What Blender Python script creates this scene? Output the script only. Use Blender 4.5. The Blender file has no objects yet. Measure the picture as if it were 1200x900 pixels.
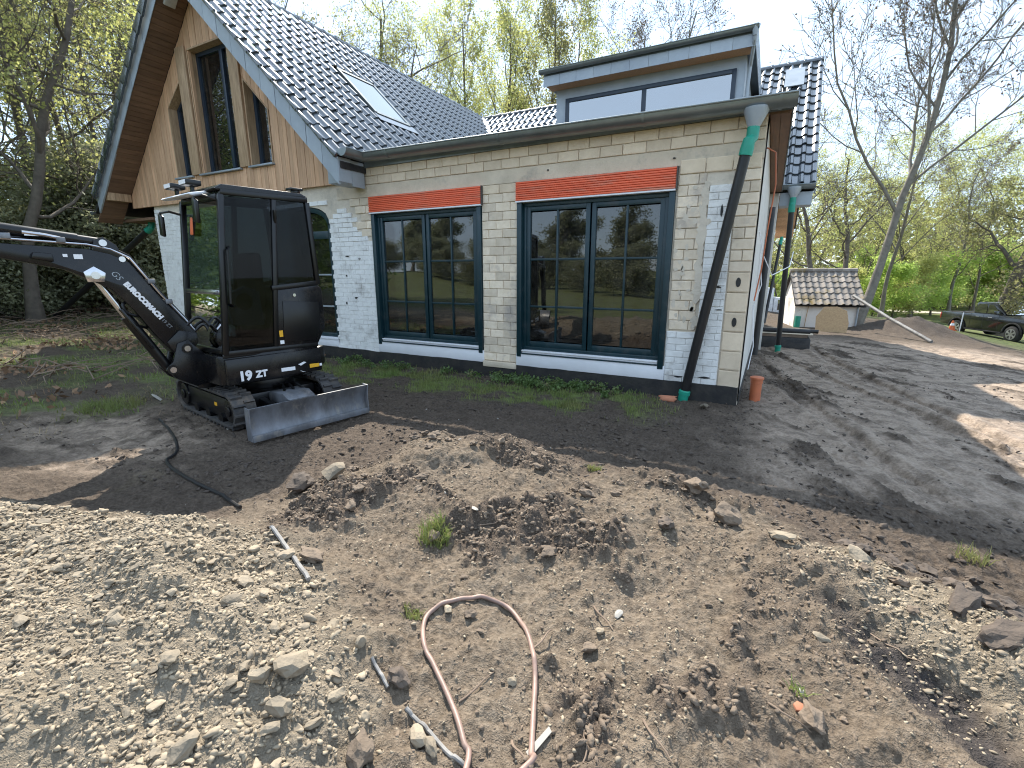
import bpy, bmesh, math, random
import numpy as np
from mathutils import Vector, Matrix

rnd = random.Random(11)
sc = bpy.context.scene
COL = sc.collection
PI = math.pi

# ------------------------------------------------------------------ camera
EYE = (0.0, -6.5126, 1.65)
FPX, PITCH, YAW = 553.0, math.atan2(130, 553), math.atan2(303, 568)
cam_data = bpy.data.cameras.new('camera')
cam = bpy.data.objects.new('camera', cam_data)
COL.objects.link(cam)
cam.location = EYE
cam.rotation_euler = (PI / 2 - PITCH, 0, YAW)
cam_data.sensor_width = 36
cam_data.lens = FPX / 1200 * 36
cam_data.clip_end = 2000
cam_data.clip_start = 0.05
sc.camera = cam

# ------------------------------------------------------------------ sky, sun, exposure
SUN_EL, SUN_AZ = math.radians(48), math.radians(-40)      # azimuth from +Y towards +X
SUN_DIR = Vector((math.cos(SUN_EL) * math.sin(SUN_AZ), math.cos(SUN_EL) * math.cos(SUN_AZ), math.sin(SUN_EL)))
world = bpy.data.worlds.new('World')
sc.world = world
world.use_nodes = True
wn, wl = world.node_tree.nodes, world.node_tree.links
wn.clear()
w_out = wn.new('ShaderNodeOutputWorld')
w_bg = wn.new('ShaderNodeBackground')
w_sky = wn.new('ShaderNodeTexSky')
w_sky.sky_type = 'NISHITA'
w_sky.sun_disc = False
w_sky.sun_elevation = SUN_EL
w_sky.sun_rotation = SUN_AZ
w_sky.altitude = 50
w_sky.air_density = 1.0
w_sky.dust_density = 0.35
w_sky.ozone_density = 1.0
# thin high cloud, everywhere the same kind
w_geo = wn.new('ShaderNodeTexCoord')
w_map = wn.new('ShaderNodeMapping')
w_map.inputs['Scale'].default_value = (1.0, 1.0, 2.6)
w_noi = wn.new('ShaderNodeTexNoise')
w_noi.inputs['Scale'].default_value = 2.3
w_noi.inputs['Detail'].default_value = 8
w_noi.inputs['Roughness'].default_value = 0.62
w_rmp = wn.new('ShaderNodeValToRGB')
w_rmp.color_ramp.elements[0].position = 0.44
w_rmp.color_ramp.elements[1].position = 0.72
w_rmp.color_ramp.elements[0].color = (0.90, 0.90, 0.90, 1)
w_rmp.color_ramp.elements[1].color = (0.985, 0.985, 0.985, 1)
w_mix = wn.new('ShaderNodeMixRGB')
w_mix.inputs[2].default_value = (1.26, 1.60, 2.04, 1)
w_bg.inputs[1].default_value = 0.15
wl.new(w_geo.outputs['Generated'], w_map.inputs['Vector'])
wl.new(w_map.outputs[0], w_noi.inputs['Vector'])
wl.new(w_noi.outputs[0], w_rmp.inputs[0])
wl.new(w_rmp.outputs[0], w_mix.inputs[0])
wl.new(w_sky.outputs[0], w_mix.inputs[1])
wl.new(w_mix.outputs[0], w_bg.inputs[0])
wl.new(w_bg.outputs[0], w_out.inputs[0])

sun_data = bpy.data.lights.new('sun', 'SUN')
sun_data.energy = 2.0
sun_data.angle = math.radians(0.53)
sun_data.color = (1.0, 0.93, 0.82)
sun = bpy.data.objects.new('sun', sun_data)
COL.objects.link(sun)
sun.rotation_euler = SUN_DIR.to_track_quat('Z', 'Y').to_euler()

sc.view_settings.view_transform = 'Standard'
sc.view_settings.look = 'None'
sc.view_settings.exposure = 2.4
sc.view_settings.gamma = 1
sc.cycles.filter_width = 1.1

# ------------------------------------------------------------------ numpy noise
def _perm(seed):
    r = np.random.RandomState(seed)
    p = r.permutation(512)
    a = r.rand(512) * 2 * PI
    return p, np.cos(a), np.sin(a)
_tabs = {}
def perlin(x, y, seed=0):
    if seed not in _tabs:
        _tabs[seed] = _perm(seed)
    p, gx, gy = _tabs[seed]
    xi = np.floor(x).astype(np.int64); yi = np.floor(y).astype(np.int64)
    xf = x - xi; yf = y - yi
    u = xf * xf * xf * (xf * (xf * 6 - 15) + 10); v = yf * yf * yf * (yf * (yf * 6 - 15) + 10)
    def g(ix, iy, dx, dy):
        h = p[(p[ix & 511] + iy) & 511]
        return gx[h] * dx + gy[h] * dy
    a = g(xi, yi, xf, yf); b = g(xi + 1, yi, xf - 1, yf)
    c = g(xi, yi + 1, xf, yf - 1); d = g(xi + 1, yi + 1, xf - 1, yf - 1)
    return (a + u * (b - a)) * (1 - v) + (c + u * (d - c)) * v
def fbm(x, y, octs=4, seed=0, gain=0.5):
    s, a = 0, 1.0
    for i in range(octs):
        s = s + a * perlin(x, y, seed + i); x = x * 2.03 + 7.1; y = y * 2.03 - 3.7; a *= gain
    return s
def sst(a, b, x):
    t = np.clip((x - a) / (b - a), 0, 1)
    return t * t * (3 - 2 * t)

# ------------------------------------------------------------------ terrain functions (metres; the house front is the plane y = 0)
RX = np.array([-3.1, -2.75, -2.42, -1.9, -1.38, -0.95, -0.2, 0.36, 0.72, 1.1, 1.6, 2.4])
RY = np.array([-4.5, -4.1, -3.55, -3.4, -3.36, -3.41, -3.43, -3.61, -3.77, -4.06, -4.6, -5.4])
RH = np.array([0.0, 0.14, 0.34, 0.34, 0.30, 0.28, 0.25, 0.22, 0.22, 0.24, 0.2, 0.1])
LX = np.array([-9, -6.0, -4.2, -3.04, -2.24, -1.6, -1.2, -0.7])
LY = np.array([-6.6, -6.0, -5.55, -5.12, -5.12, -5.25, -5.5, -6.2])
LH = np.array([0.15, 0.32, 0.36, 0.31, 0.22, 0.17, 0.12, 0.0])
def masks(x, y):
    """what the soil is made of: dry loam, rubble, churned wet mud, grass"""
    w = fbm(x * 1.7, y * 1.7, 4, 30) * 0.5
    w2 = fbm(x * 5, y * 5, 3, 35) * 0.16
    ry = np.interp(x, RX, RY)
    dry = sst(0.22, -0.12, y - ry + w * .5 + w2) * sst(-3.5, -2.7, x + w + (y + 4.5) * .3) * sst(3.6, 2.0, x)
    ly = np.interp(x, LX, LY)
    heap = sst(0.30, -0.25, y - ly + w * .4 + w2) * sst(-0.2, -1.0, x + w * .5)
    rub = heap * sst(-0.55, -1.25, x + w)
    dry = np.maximum(dry, heap)
    # the stony pale strip along the right-hand lip of the mound
    e = (y - ry)
    strip = sst(0.05, -0.1, e + w2) * sst(-0.85, -0.45, e + w * .5) * sst(0.1, 0.75, x + w * .5)
    wet = sst(-0.5, 0.6, x + w) * sst(-2.9, -1.9, y + w) * sst(13, 9, y)
    wetl = sst(1.7, 0.7, np.hypot((x + 6.1) * .8, (y + 4.35) * 1.6) + w * 1.5)
    grass = sst(0.55, 0.1, np.abs(y + 0.75 + w * .6) - 0.25) * sst(-9.6, -8.4, x + w) * sst(-0.7, -1.5, x + w * .6)
    grass = grass * sst(-.22, 0.18, fbm(x * 1.5, y * 2.2, 4, 61) + .04)
    gl = sst(-6.6, -8.2, x + w * 2.4) * sst(-0.30, 0.25, fbm(x * .9, y * .9, 4, 44) + .02)
    gl = gl * sst(-6.5, -5.0, y)
    far = np.maximum(sst(7.5, 10.5, x + w + (y - 12) * .15), np.maximum(sst(24, 28, y), sst(-9, -11.5, y)))
    a_ = x * .44 - y * .9; b_ = x * .9 + y * .44 + .25 * fbm(x * .6, y * .6, 2, 19)
    st = perlin(a_ * .45, b_ * 1.7, 24) + .6 * perlin(a_ * 1.1, b_ * 4.5, 25) + .35 * perlin(a_ * 3, b_ * 10, 26)
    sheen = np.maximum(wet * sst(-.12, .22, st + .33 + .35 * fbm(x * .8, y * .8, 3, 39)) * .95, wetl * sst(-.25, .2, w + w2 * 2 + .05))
    crumb = dry * (1 - heap) * sst(.10, .34, fbm(x * 1.5 + 4, y * 1.5, 4, 67) + .5 * w2 + .30 * sst(-.55, -.05, y - ry))
    crumb = crumb * (1 - .8 * sst(-.2, .3, x) * sst(-.12, -.40, y - ry))
    dark = sst(.16, .04, np.abs((x - 0.62) * .8 + (y + 4.42) * .62 + w2 * .8)) * sst(0.50, 0.28, np.hypot(x - .60, y + 4.55) * .9 + w2)
    dark = np.maximum(dark, .55 * np.exp(-(((x - 5) / 1.6) ** 2 + ((y - 16.6) / 1.6) ** 2)))
    return dict(dry=dry, rub=np.maximum(rub, strip * .9), wet=np.maximum(wet * .9, wetl), grass=np.clip(np.maximum(np.maximum(grass, gl * .8), far), 0, 1), dark=dark, heap=heap, far=far, sheen=sheen, crumb=crumb)
def height(x, y, m=None, fine=True):
    x = np.asarray(x, float); y = np.asarray(y, float)
    if m is None:
        m = masks(x, y)
    z = -0.032 * np.clip(y - 1, 0, 16) * sst(-2, 1, x) - 0.02 * np.clip(x - 1, 0, 5)
    q = (x - 4.3) * .97 + (y - 12) * .1
    q = np.maximum(q, (y - 25) * .9 * sst(-12, 0, x))
    z = z - 1.5 * sst(-.5, 13, q) - .002 * np.clip(q - 12, 0, 80)
    z = z + 0.035 * np.clip(-x - 9, 0, 25) + 0.9 * sst(-17, -30, x)
    # spoil mound
    ry = np.interp(x, RX, RY); rh = np.interp(x, RX, RH)
    d = y - ry
    lump = fbm(x * 1.3, y * 1.3, 3, 3)
    rh = rh * (1 + .5 * lump)
    z = z + np.where(d > 0, rh * np.exp(-(d / .42) ** 2), rh * (.5 + .5 * np.exp(-(d / .9) ** 2)) * np.exp(-(np.clip(-d - 2.5, 0, 9) / 2) ** 2)) * sst(3.4, 2.0, x)
    # rubble heap
    ly = np.interp(x, LX, LY); lh = np.interp(x, LX, LH)
    z = z + lh * (1 + .35 * lump) * sst(0.42, -0.5, y - ly) * sst(-9.5, -7, y)
    # hollow with dark clods right of the mound
    z = z - 0.12 * np.exp(-((x - 1.5) / .7) ** 2 - ((y + 3.3) / .6) ** 2)
    z = z - .05 * m['dark'] * sst(8, 4, y)
    # heap of soil by the outhouse
    z = z + .62 * np.exp(-(((x - 5.0) * .8 + (y - 16.6) * .45) / 1.5) ** 2 - (((y - 16.6) * .8 - (x - 5.0) * .45) / 1.1) ** 2)
    # churned ground and ruts
    amp = np.clip(1 - m['far'], .2, 1) * sst(40, 10, np.abs(y))
    z = z + amp * (.03 * fbm(x * .9, y * .9, 3, 7) + .05 * fbm(x * 2.6, y * 2.6, 3, 13) * (.25 + .75 * m['dry']))
    a = x * .44 - y * .9; b = x * .9 + y * .44 + .3 * fbm(x * .6, y * .6, 2, 19)
    rut = perlin(a * .4 + 3, b * 1.7, 23)
    z = z + amp * np.clip(m['wet'] * 1.2, 0, 1) * (.035 * rut - .035 * np.abs(perlin(a * .9, b * 4.5, 29)) - .030 * np.abs(perlin(a * 2.4, b * 9, 33)) + .06 * (1 - m['sheen']) * np.abs(fbm(x * 6, y * 6, 3, 57)))
    if fine:
        near = sst(16, 5, np.hypot(x, y + 5))
        f1 = np.abs(fbm(x * 7, y * 7, 3, 51)); f2 = fbm(x * 19, y * 19, 3, 55, .6)
        soft = 1 - .75 * m['sheen'] * (1 - m['dry'])
        f3 = np.abs(fbm(x * 13, y * 13, 3, 59, .6))
        # broken lumps thrown along the mound, prints of rubber tracks and ruts of tyres
        z = z + near * m['crumb'] * .11 * np.abs(fbm(x * 4.2 + 2, y * 4.2, 3, 63))
        ta = x + .15 * (y + 2.2); tb = (y + 2.15) - .10 * (x + 1.5)
        pr = (1 - m['dry']) * (1 - m['grass']) * sst(-4.2, -3.6, x) * sst(2.2, 1.6, x) * sst(-.15, .25, fbm(x * 1.4, y * 1.4, 2, 47) + .12)
        bar = .5 + .5 * np.sin(ta * 2 * PI / .085 + 2.5 * np.abs(tb * 4 % 1 - .5))
        z = z + pr * (sst(.13, .10, np.abs(tb - .42)) + sst(.13, .10, np.abs(tb + .38))) * (.016 * bar - .026)
        cb = x - (2.35 - .17 * (y + 1) + .012 * (y - 3) ** 2); ca = y - .2 * x
        tr = m['wet'] * sst(-2.4, -1.6, y) * sst(10, 8, y)
        tyre = sst(.13, .09, np.abs(cb)) + sst(.13, .09, np.abs(cb + 1.55)) + sst(.12, .08, np.abs(cb + .55 + .12 * (y - 2)))
        z = z + tr * tyre * (.014 * np.sin(ca * 2 * PI / .17 + 9 * np.abs(cb)) - .055) + tr * .03 * (sst(.10, .0, np.abs(np.abs(cb) - .2)) + sst(.10, .0, np.abs(np.abs(cb + 1.55) - .2)))
        z = z + near * soft * ((.040 * f1) * (.4 + .9 * np.clip(lump + .4, 0, 1)) + .013 * f2 * (.6 + .5 * m['dry']) + .045 * m['crumb'] * f3 + .022 * f3 * (1 - m['dry']) * (1 - m['grass']))
        z = z + (1 - near) * amp * (.03 * fbm(x * 1.8, y * 1.8, 3, 77) + .16 * np.exp(-((x - 5) ** 2 + (y - 16.6) ** 2) / 5) * np.abs(fbm(x * 1.6, y * 1.6, 4, 79)))
    return z
def H(x, y):
    return float(height(np.array([x]), np.array([y]))[0])
def ray(u, v):
    x, y = u - 600, 450 - v
    fw = FPX * math.cos(PITCH) + y * math.sin(PITCH); up = y * math.cos(PITCH) - FPX * math.sin(PITCH)
    return Vector((x * math.cos(YAW) - fw * math.sin(YAW), x * math.sin(YAW) + fw * math.cos(YAW), up)).normalized()
def at(u, v):
    """where a line of sight meets the ground"""
    d = ray(u, v); t = np.concatenate([np.arange(.8, 12, .01), np.arange(12, 90, .1)])
    px, py, pz = EYE[0] + d.x * t, EYE[1] + d.y * t, EYE[2] + d.z * t
    hit = np.nonzero(pz < height(px, py))[0]
    i = hit[0] if len(hit) else len(t) - 1
    return Vector((px[i], py[i], pz[i]))
def bearing(u, D):
    d = ray(u, 320); s = math.hypot(d.x, d.y)
    return EYE[0] + d.x / s * D, EYE[1] + d.y / s * D
def ztop(u, v, D):
    d = ray(u, v); return EYE[2] + d.z / math.hypot(d.x, d.y) * D

# ------------------------------------------------------------------ materials
def mat(name, col, rough=.6, metal=0., col2=None, scale=6., var=.25, bump=0., bscale=60., rnd_obj=0., spec=.5, coat=0., detail=5, stretch=None, col3=None, scale3=1.2, trans=0.):
    m = bpy.data.materials.new(name); m.use_nodes = True
    n, l = m.node_tree.nodes, m.node_tree.links
    b = n['Principled BSDF']
    b.inputs['Roughness'].default_value = rough; b.inputs['Metallic'].default_value = metal
    b.inputs['Specular IOR Level'].default_value = spec
    if coat:
        b.inputs['Coat Weight'].default_value = coat; b.inputs['Coat Roughness'].default_value = .12
    geo = n.new('ShaderNodeNewGeometry'); vec = geo.outputs['Position']
    if stretch:
        mp = n.new('ShaderNodeMapping'); mp.inputs['Scale'].default_value = stretch
        l.new(vec, mp.inputs['Vector']); vec = mp.outputs[0]
    if col2 is None:
        col2 = tuple(c * (1 - var) for c in col)
    tx = n.new('ShaderNodeTexNoise'); tx.inputs['Scale'].default_value = scale; tx.inputs['Detail'].default_value = detail
    tx.inputs['Roughness'].default_value = .65
    l.new(vec, tx.inputs['Vector'])
    rp = n.new('ShaderNodeValToRGB'); rp.color_ramp.elements[0].position = .34; rp.color_ramp.elements[1].position = .66
    l.new(tx.outputs[0], rp.inputs[0])
    rp.color_ramp.elements[0].color = (*col2, 1); rp.color_ramp.elements[1].color = (*col, 1)
    out = rp.outputs[0]
    if col3 is not None:
        t3 = n.new('ShaderNodeTexNoise'); t3.inputs['Scale'].default_value = scale3; t3.inputs['Detail'].default_value = 6
        t3.inputs['Roughness'].default_value = .7
        l.new(vec, t3.inputs['Vector'])
        r3 = n.new('ShaderNodeValToRGB'); r3.color_ramp.elements[0].position = .53; r3.color_ramp.elements[1].position = .68
        l.new(t3.outputs[0], r3.inputs[0])
        mx = n.new('ShaderNodeMixRGB'); l.new(r3.outputs[0], mx.inputs[0]); l.new(out, mx.inputs[1]); mx.inputs[2].default_value = (*col3, 1)
        out = mx.outputs[0]
    if rnd_obj:
        oi = n.new('ShaderNodeObjectInfo'); mr = n.new('ShaderNodeMapRange')
        mr.inputs['To Min'].default_value = 1 - rnd_obj; mr.inputs['To Max'].default_value = 1 + rnd_obj
        l.new(oi.outputs['Random'], mr.inputs['Value'])
        mx = n.new('ShaderNodeMixRGB'); mx.blend_type = 'MULTIPLY'; mx.inputs[0].default_value = 1
        l.new(out, mx.inputs[1]); l.new(mr.outputs[0], mx.inputs[2]); out = mx.outputs[0]
    l.new(out, b.inputs['Base Color'])
    rr = n.new('ShaderNodeMapRange'); rr.inputs['To Min'].default_value = max(.03, rough * .8); rr.inputs['To Max'].default_value = min(1, rough * 1.25)
    l.new(tx.outputs[0], rr.inputs['Value']); l.new(rr.outputs[0], b.inputs['Roughness'])
    if bump:
        t2 = n.new('ShaderNodeTexNoise'); t2.inputs['Scale'].default_value = bscale; t2.inputs['Detail'].default_value = 4
        l.new(vec, t2.inputs['Vector'])
        bp = n.new('ShaderNodeBump'); bp.inputs['Strength'].default_value = bump; bp.inputs['Distance'].default_value = .01
        l.new(t2.outputs[0], bp.inputs['Height']); l.new(bp.outputs[0], b.inputs['Normal'])
    if trans:
        tr = n.new('ShaderNodeBsdfTranslucent'); l.new(out, tr.inputs['Color'])
        ms = n.new('ShaderNodeMixShader'); ms.inputs[0].default_value = trans
        l.new(b.outputs[0], ms.inputs[1]); l.new(tr.outputs[0], ms.inputs[2])
        l.new(ms.outputs[0], n['Material Output'].inputs['Surface'])
    return m
def glass(name, tint=(.5, .55, .55), rough=.02, refl=1.0, base=.06, dust=0.):
    m = bpy.data.materials.new(name); m.use_nodes = True
    n, l = m.node_tree.nodes, m.node_tree.links
    n.clear()
    out = n.new('ShaderNodeOutputMaterial'); tr = n.new('ShaderNodeBsdfTransparent'); gl = n.new('ShaderNodeBsdfGlossy')
    tr.inputs[0].default_value = (*tint, 1); gl.inputs['Roughness'].default_value = rough
    fr = n.new('ShaderNodeFresnel'); fr.inputs[0].default_value = 1.5
    ad = n.new('ShaderNodeMath'); ad.operation = 'MULTIPLY_ADD'; ad.inputs[1].default_value = refl; ad.inputs[2].default_value = base
    ad.use_clamp = True
    # old panes are never quite flat
    geo = n.new('ShaderNodeNewGeometry'); tx = n.new('ShaderNodeTexNoise'); tx.inputs['Scale'].default_value = 1.3; tx.inputs['Detail'].default_value = 1
    bp = n.new('ShaderNodeBump'); bp.inputs['Strength'].default_value = .04; bp.inputs['Distance'].default_value = .05
    l.new(geo.outputs['Position'], tx.inputs['Vector']); l.new(tx.outputs[0], bp.inputs['Height']); l.new(bp.outputs[0], gl.inputs['Normal'])
    ms = n.new('ShaderNodeMixShader')
    l.new(fr.outputs[0], ad.inputs[0]); l.new(ad.outputs[0], ms.inputs[0]); l.new(tr.outputs[0], ms.inputs[1]); l.new(gl.outputs[0], ms.inputs[2])
    last = ms.outputs[0]
    if dust:                                              # dried dust and wipe marks on the pane
        tn = n.new('ShaderNodeTexNoise'); tn.inputs['Scale'].default_value = 7; tn.inputs['Detail'].default_value = 7; tn.inputs['Roughness'].default_value = .7
        l.new(geo.outputs['Position'], tn.inputs['Vector'])
        mr = n.new('ShaderNodeMapRange'); mr.inputs['From Min'].default_value = .35; mr.inputs['From Max'].default_value = .8; mr.inputs['To Max'].default_value = dust * 4
        l.new(tn.outputs[0], mr.inputs['Value'])
        df = n.new('ShaderNodeBsdfDiffuse'); df.inputs[0].default_value = (.45, .42, .37, 1)
        m2 = n.new('ShaderNodeMixShader'); l.new(mr.outputs[0], m2.inputs[0]); l.new(last, m2.inputs[1]); l.new(df.outputs[0], m2.inputs[2]); last = m2.outputs[0]
    l.new(last, out.inputs[0])
    return m

M = {}
M['brick'] = mat('cream_brick', (.81, .69, .54), .85, col2=(.70, .58, .43), scale=9, bump=.45, bscale=90, rnd_obj=.17, col3=(.46, .40, .34), scale3=1.6)
M['block'] = mat('aerated_block', (.74, .61, .45), .9, col2=(.62, .50, .36), scale=5, bump=.4, bscale=70, rnd_obj=.09)
M['mortar'] = mat('mortar', (.68, .60, .49), .95, col2=(.57, .50, .405), scale=5, bump=.6, bscale=45, col3=(.42, .38, .31))
M['concrete'] = mat('lintel_concrete', (.66, .56, .43), .9, col2=(.53, .445, .335), scale=3, bump=.35, bscale=55, col3=(.29, .27, .23), scale3=1.1)
M['white_brick'] = mat('painted_brick', (.84, .83, .80), .75, col2=(.74, .73, .70), scale=7, bump=.5, bscale=70, col3=(.50, .48, .45), scale3=2.6, rnd_obj=.05)
M['render'] = mat('white_render', (.66, .63, .58), .9, col2=(.56, .53, .48), scale=3, bump=.4, bscale=40)
M['bitumen'] = mat('bitumen', (.012, .012, .0135), .6, col2=(.035, .031, .027), scale=6, bump=.5, bscale=25)
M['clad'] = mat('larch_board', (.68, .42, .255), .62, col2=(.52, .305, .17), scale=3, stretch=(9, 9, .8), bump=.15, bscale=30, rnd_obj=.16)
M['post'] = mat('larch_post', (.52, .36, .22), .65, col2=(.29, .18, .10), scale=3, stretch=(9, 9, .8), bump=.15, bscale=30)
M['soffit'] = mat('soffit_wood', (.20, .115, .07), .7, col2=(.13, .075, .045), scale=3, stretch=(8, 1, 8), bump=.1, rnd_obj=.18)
M['zinc'] = mat('zinc_sheet', (.38, .42, .455), .45, .25, col2=(.31, .345, .385), scale=2.5, rnd_obj=.08)
M['gutter'] = mat('gutter_zinc', (.27, .30, .30), .38, .7, col2=(.20, .225, .23), scale=3)
M['tile'] = mat('glazed_tile', (.026, .034, .042), .27, col2=(.036, .044, .052), scale=4, spec=.9, rnd_obj=.3, coat=1.0)
M['teal'] = mat('window_teal', (.005, .030, .040), .38, col2=(.0045, .025, .033), scale=3, col3=(.03, .045, .05), scale3=6)
M['navy'] = mat('window_navy', (.022, .038, .062), .35, scale=3)
M['red'] = mat('shutter_red', (.90, .165, .07), .55, col2=(.76, .13, .055), scale=3, rnd_obj=.07, col3=(.62, .22, .14), scale3=2.5, stretch=(.5, 1, 5))
M['white'] = mat('white_board', (.80, .80, .82), .5, col2=(.72, .72, .74), scale=2)
M['blackpipe'] = mat('black_pipe', (.007, .007, .009), .42, col2=(.016, .0148, .0145), scale=4)
M['green'] = mat('green_coupling', (.015, .30, .20), .45, col2=(.012, .24, .16), scale=6)
M['orangepipe'] = mat('orange_pipe', (.56, .16, .065), .5, col2=(.44, .13, .06), scale=5)
M['bark'] = mat('bark', (.15, .125, .10), .9, col2=(.085, .07, .057), scale=5, bump=.6, bscale=22)
M['bark_pale'] = mat('pale_bark', (.20, .18, .145), .9, col2=(.12, .105, .085), scale=5, bump=.5, bscale=22)
M['leaf_y'] = mat('leaf_yellow_green', (.52, .52, .20), .6, col2=(.36, .39, .13), scale=.7, trans=.6)
M['leaf_g'] = mat('leaf_bright_green', (.52, .64, .18), .6, col2=(.36, .48, .12), scale=.8, trans=.6)
M['weed'] = mat('weed_leaf', (.13, .20, .055), .55, col2=(.07, .12, .035), scale=9, trans=.3, col3=(.22, .20, .09), scale3=5)
M['leaf_o'] = mat('leaf_olive', (.28, .26, .115), .6, col2=(.19, .195, .08), scale=.8, trans=.5)
M['leaf_d'] = mat('leaf_dark_ivy', (.36, .37, .22), .5, col2=(.20, .215, .13), scale=1.2, trans=.5)
M['bud'] = mat('bud_brown', (.13, .085, .055), .7, scale=1, trans=.3)
M['grass'] = mat('grass_blade', (.17, .25, .06), .6, col2=(.24, .23, .085), scale=1.6, trans=.35)
M['straw'] = mat('dry_straw', (.30, .23, .12), .8, col2=(.20, .14, .08), scale=2)
M['litter'] = mat('leaf_litter', (.30, .185, .10), .85, col2=(.17, .10, .06), scale=3)
M['twig'] = mat('dead_twig', (.26, .19, .135), .85, col2=(.15, .105, .075), scale=3)
M['stone'] = mat('limestone', (.31, .252, .178), .9, col2=(.175, .144, .104), scale=7, bump=.5, bscale=60, rnd_obj=.22)
M['stone_stuff'] = mat('crushed_stone', (.365, .298, .21), .92, col2=(.195, .158, .113), scale=17, detail=2, bump=.3, bscale=80)
M['clod'] = mat('dry_clod', (.175, .132, .094), .95, col2=(.105, .078, .056), scale=12, bump=.7, bscale=60, rnd_obj=.2)
M['clod_dark'] = mat('dark_clod', (.100, .076, .058), .9, col2=(.058, .044, .034), scale=8, bump=.7, bscale=50, rnd_obj=.25)
M['pale_chip'] = mat('pale_chip', (.34, .315, .275), .8, col2=(.32, .295, .255), scale=10)
M['terracotta'] = mat('terracotta_shard', (.50, .20, .11), .85, scale=10)
M['hose'] = mat('rubber_hose', (.30, .195, .155), .5, col2=(.20, .135, .108), scale=14, bump=.1, bscale=90)
M['cable'] = mat('grey_cable', (.30, .29, .275), .6, col2=(.11, .105, .10), scale=6)
M['ex_black'] = mat('machine_black', (.004, .004, .005), .30, col2=(.007, .0068, .007), scale=5, spec=.45)
M['ex_paint'] = mat('boom_paint', (.005, .005, .0065), .26, col2=(.009, .0088, .0095), scale=6, spec=.4, col3=(.022, .019, .016), scale3=5)
M['rubber'] = mat('track_rubber', (.035, .035, .038), .7, col2=(.07, .062, .054), scale=12, bump=.3, col3=(.13, .10, .075), scale3=4)
M['steel'] = mat('blade_steel', (.21, .222, .245), .42, .3, col2=(.10, .10, .105), scale=5, col3=(.25, .235, .215), scale3=9, stretch=(1, 1, .5))
M['chrome'] = mat('chrome_rod', (.62, .62, .65), .18, .95, scale=4)
M['decal'] = mat('white_decal', (.82, .82, .84), .5, var=.04)
M['yellow'] = mat('yellow_decal', (.80, .42, .02), .5, var=.08)
M['seat'] = mat('seat_cloth', (.09, .09, .10), .9)
M['seatblue'] = mat('blue_grey_panel', (.42, .58, .75), .6)
M['beacon'] = mat('orange_strap', (.72, .16, .05), .6)
M['dark_in'] = mat('room_interior', (.10, .09, .08), .9)
M['curtain'] = mat('curtain', (.55, .53, .50), .9)
M['pane'] = glass('house_pane', (.34, .37, .37), .012, 1.0, .07, dust=.016)
M['pane_sky'] = glass('sky_pane', (.30, .32, .34), .012, 1.3, .40)
M['cabglass'] = glass('cab_glass', (.22, .24, .26), .02, .35, 0., dust=.004)
M['cabfront'] = glass('cab_front_glass', (.16, .19, .18), .02, 1.0, .10)
M['cabfar'] = glass('cab_far_glass', (.60, .66, .62), .02, .12, 0.)
M['skylight'] = glass('skylight_pane', (.25, .27, .28), .05, 1.0, .5)
M['shedtile'] = mat('old_roof_tile', (.24, .21, .185), .8, col2=(.14, .125, .11), scale=5, bump=.4, rnd_obj=.3, col3=(.17, .115, .02), scale3=1.3)
M['shedwall'] = mat('shed_plaster', (.82, .78, .72), .9, col2=(.72, .67, .61), scale=2, bump=.4, bscale=20, col3=(.40, .35, .30), scale3=1.0)
M['osb'] = mat('chip_board', (.52, .36, .20), .8, col2=(.40, .26, .14), scale=20)
M['carpaint'] = mat('car_black', (.012, .013, .016), .2, coat=.8, spec=.6)
M['tyre'] = mat('tyre', (.02, .02, .02), .85)
M['rim'] = mat('alloy', (.5, .5, .52), .3, .8)
M['carglass'] = glass('car_glass', (.10, .11, .12), .02, 1.2, .25)
M['lamp_red'] = mat('tail_red', (.5, .02, .02), .3)
M['truck'] = mat('truck_white', (.75, .76, .78), .4)
M['path'] = mat('pale_gravel_path', (.42, .38, .32), .9, scale=3)

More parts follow.
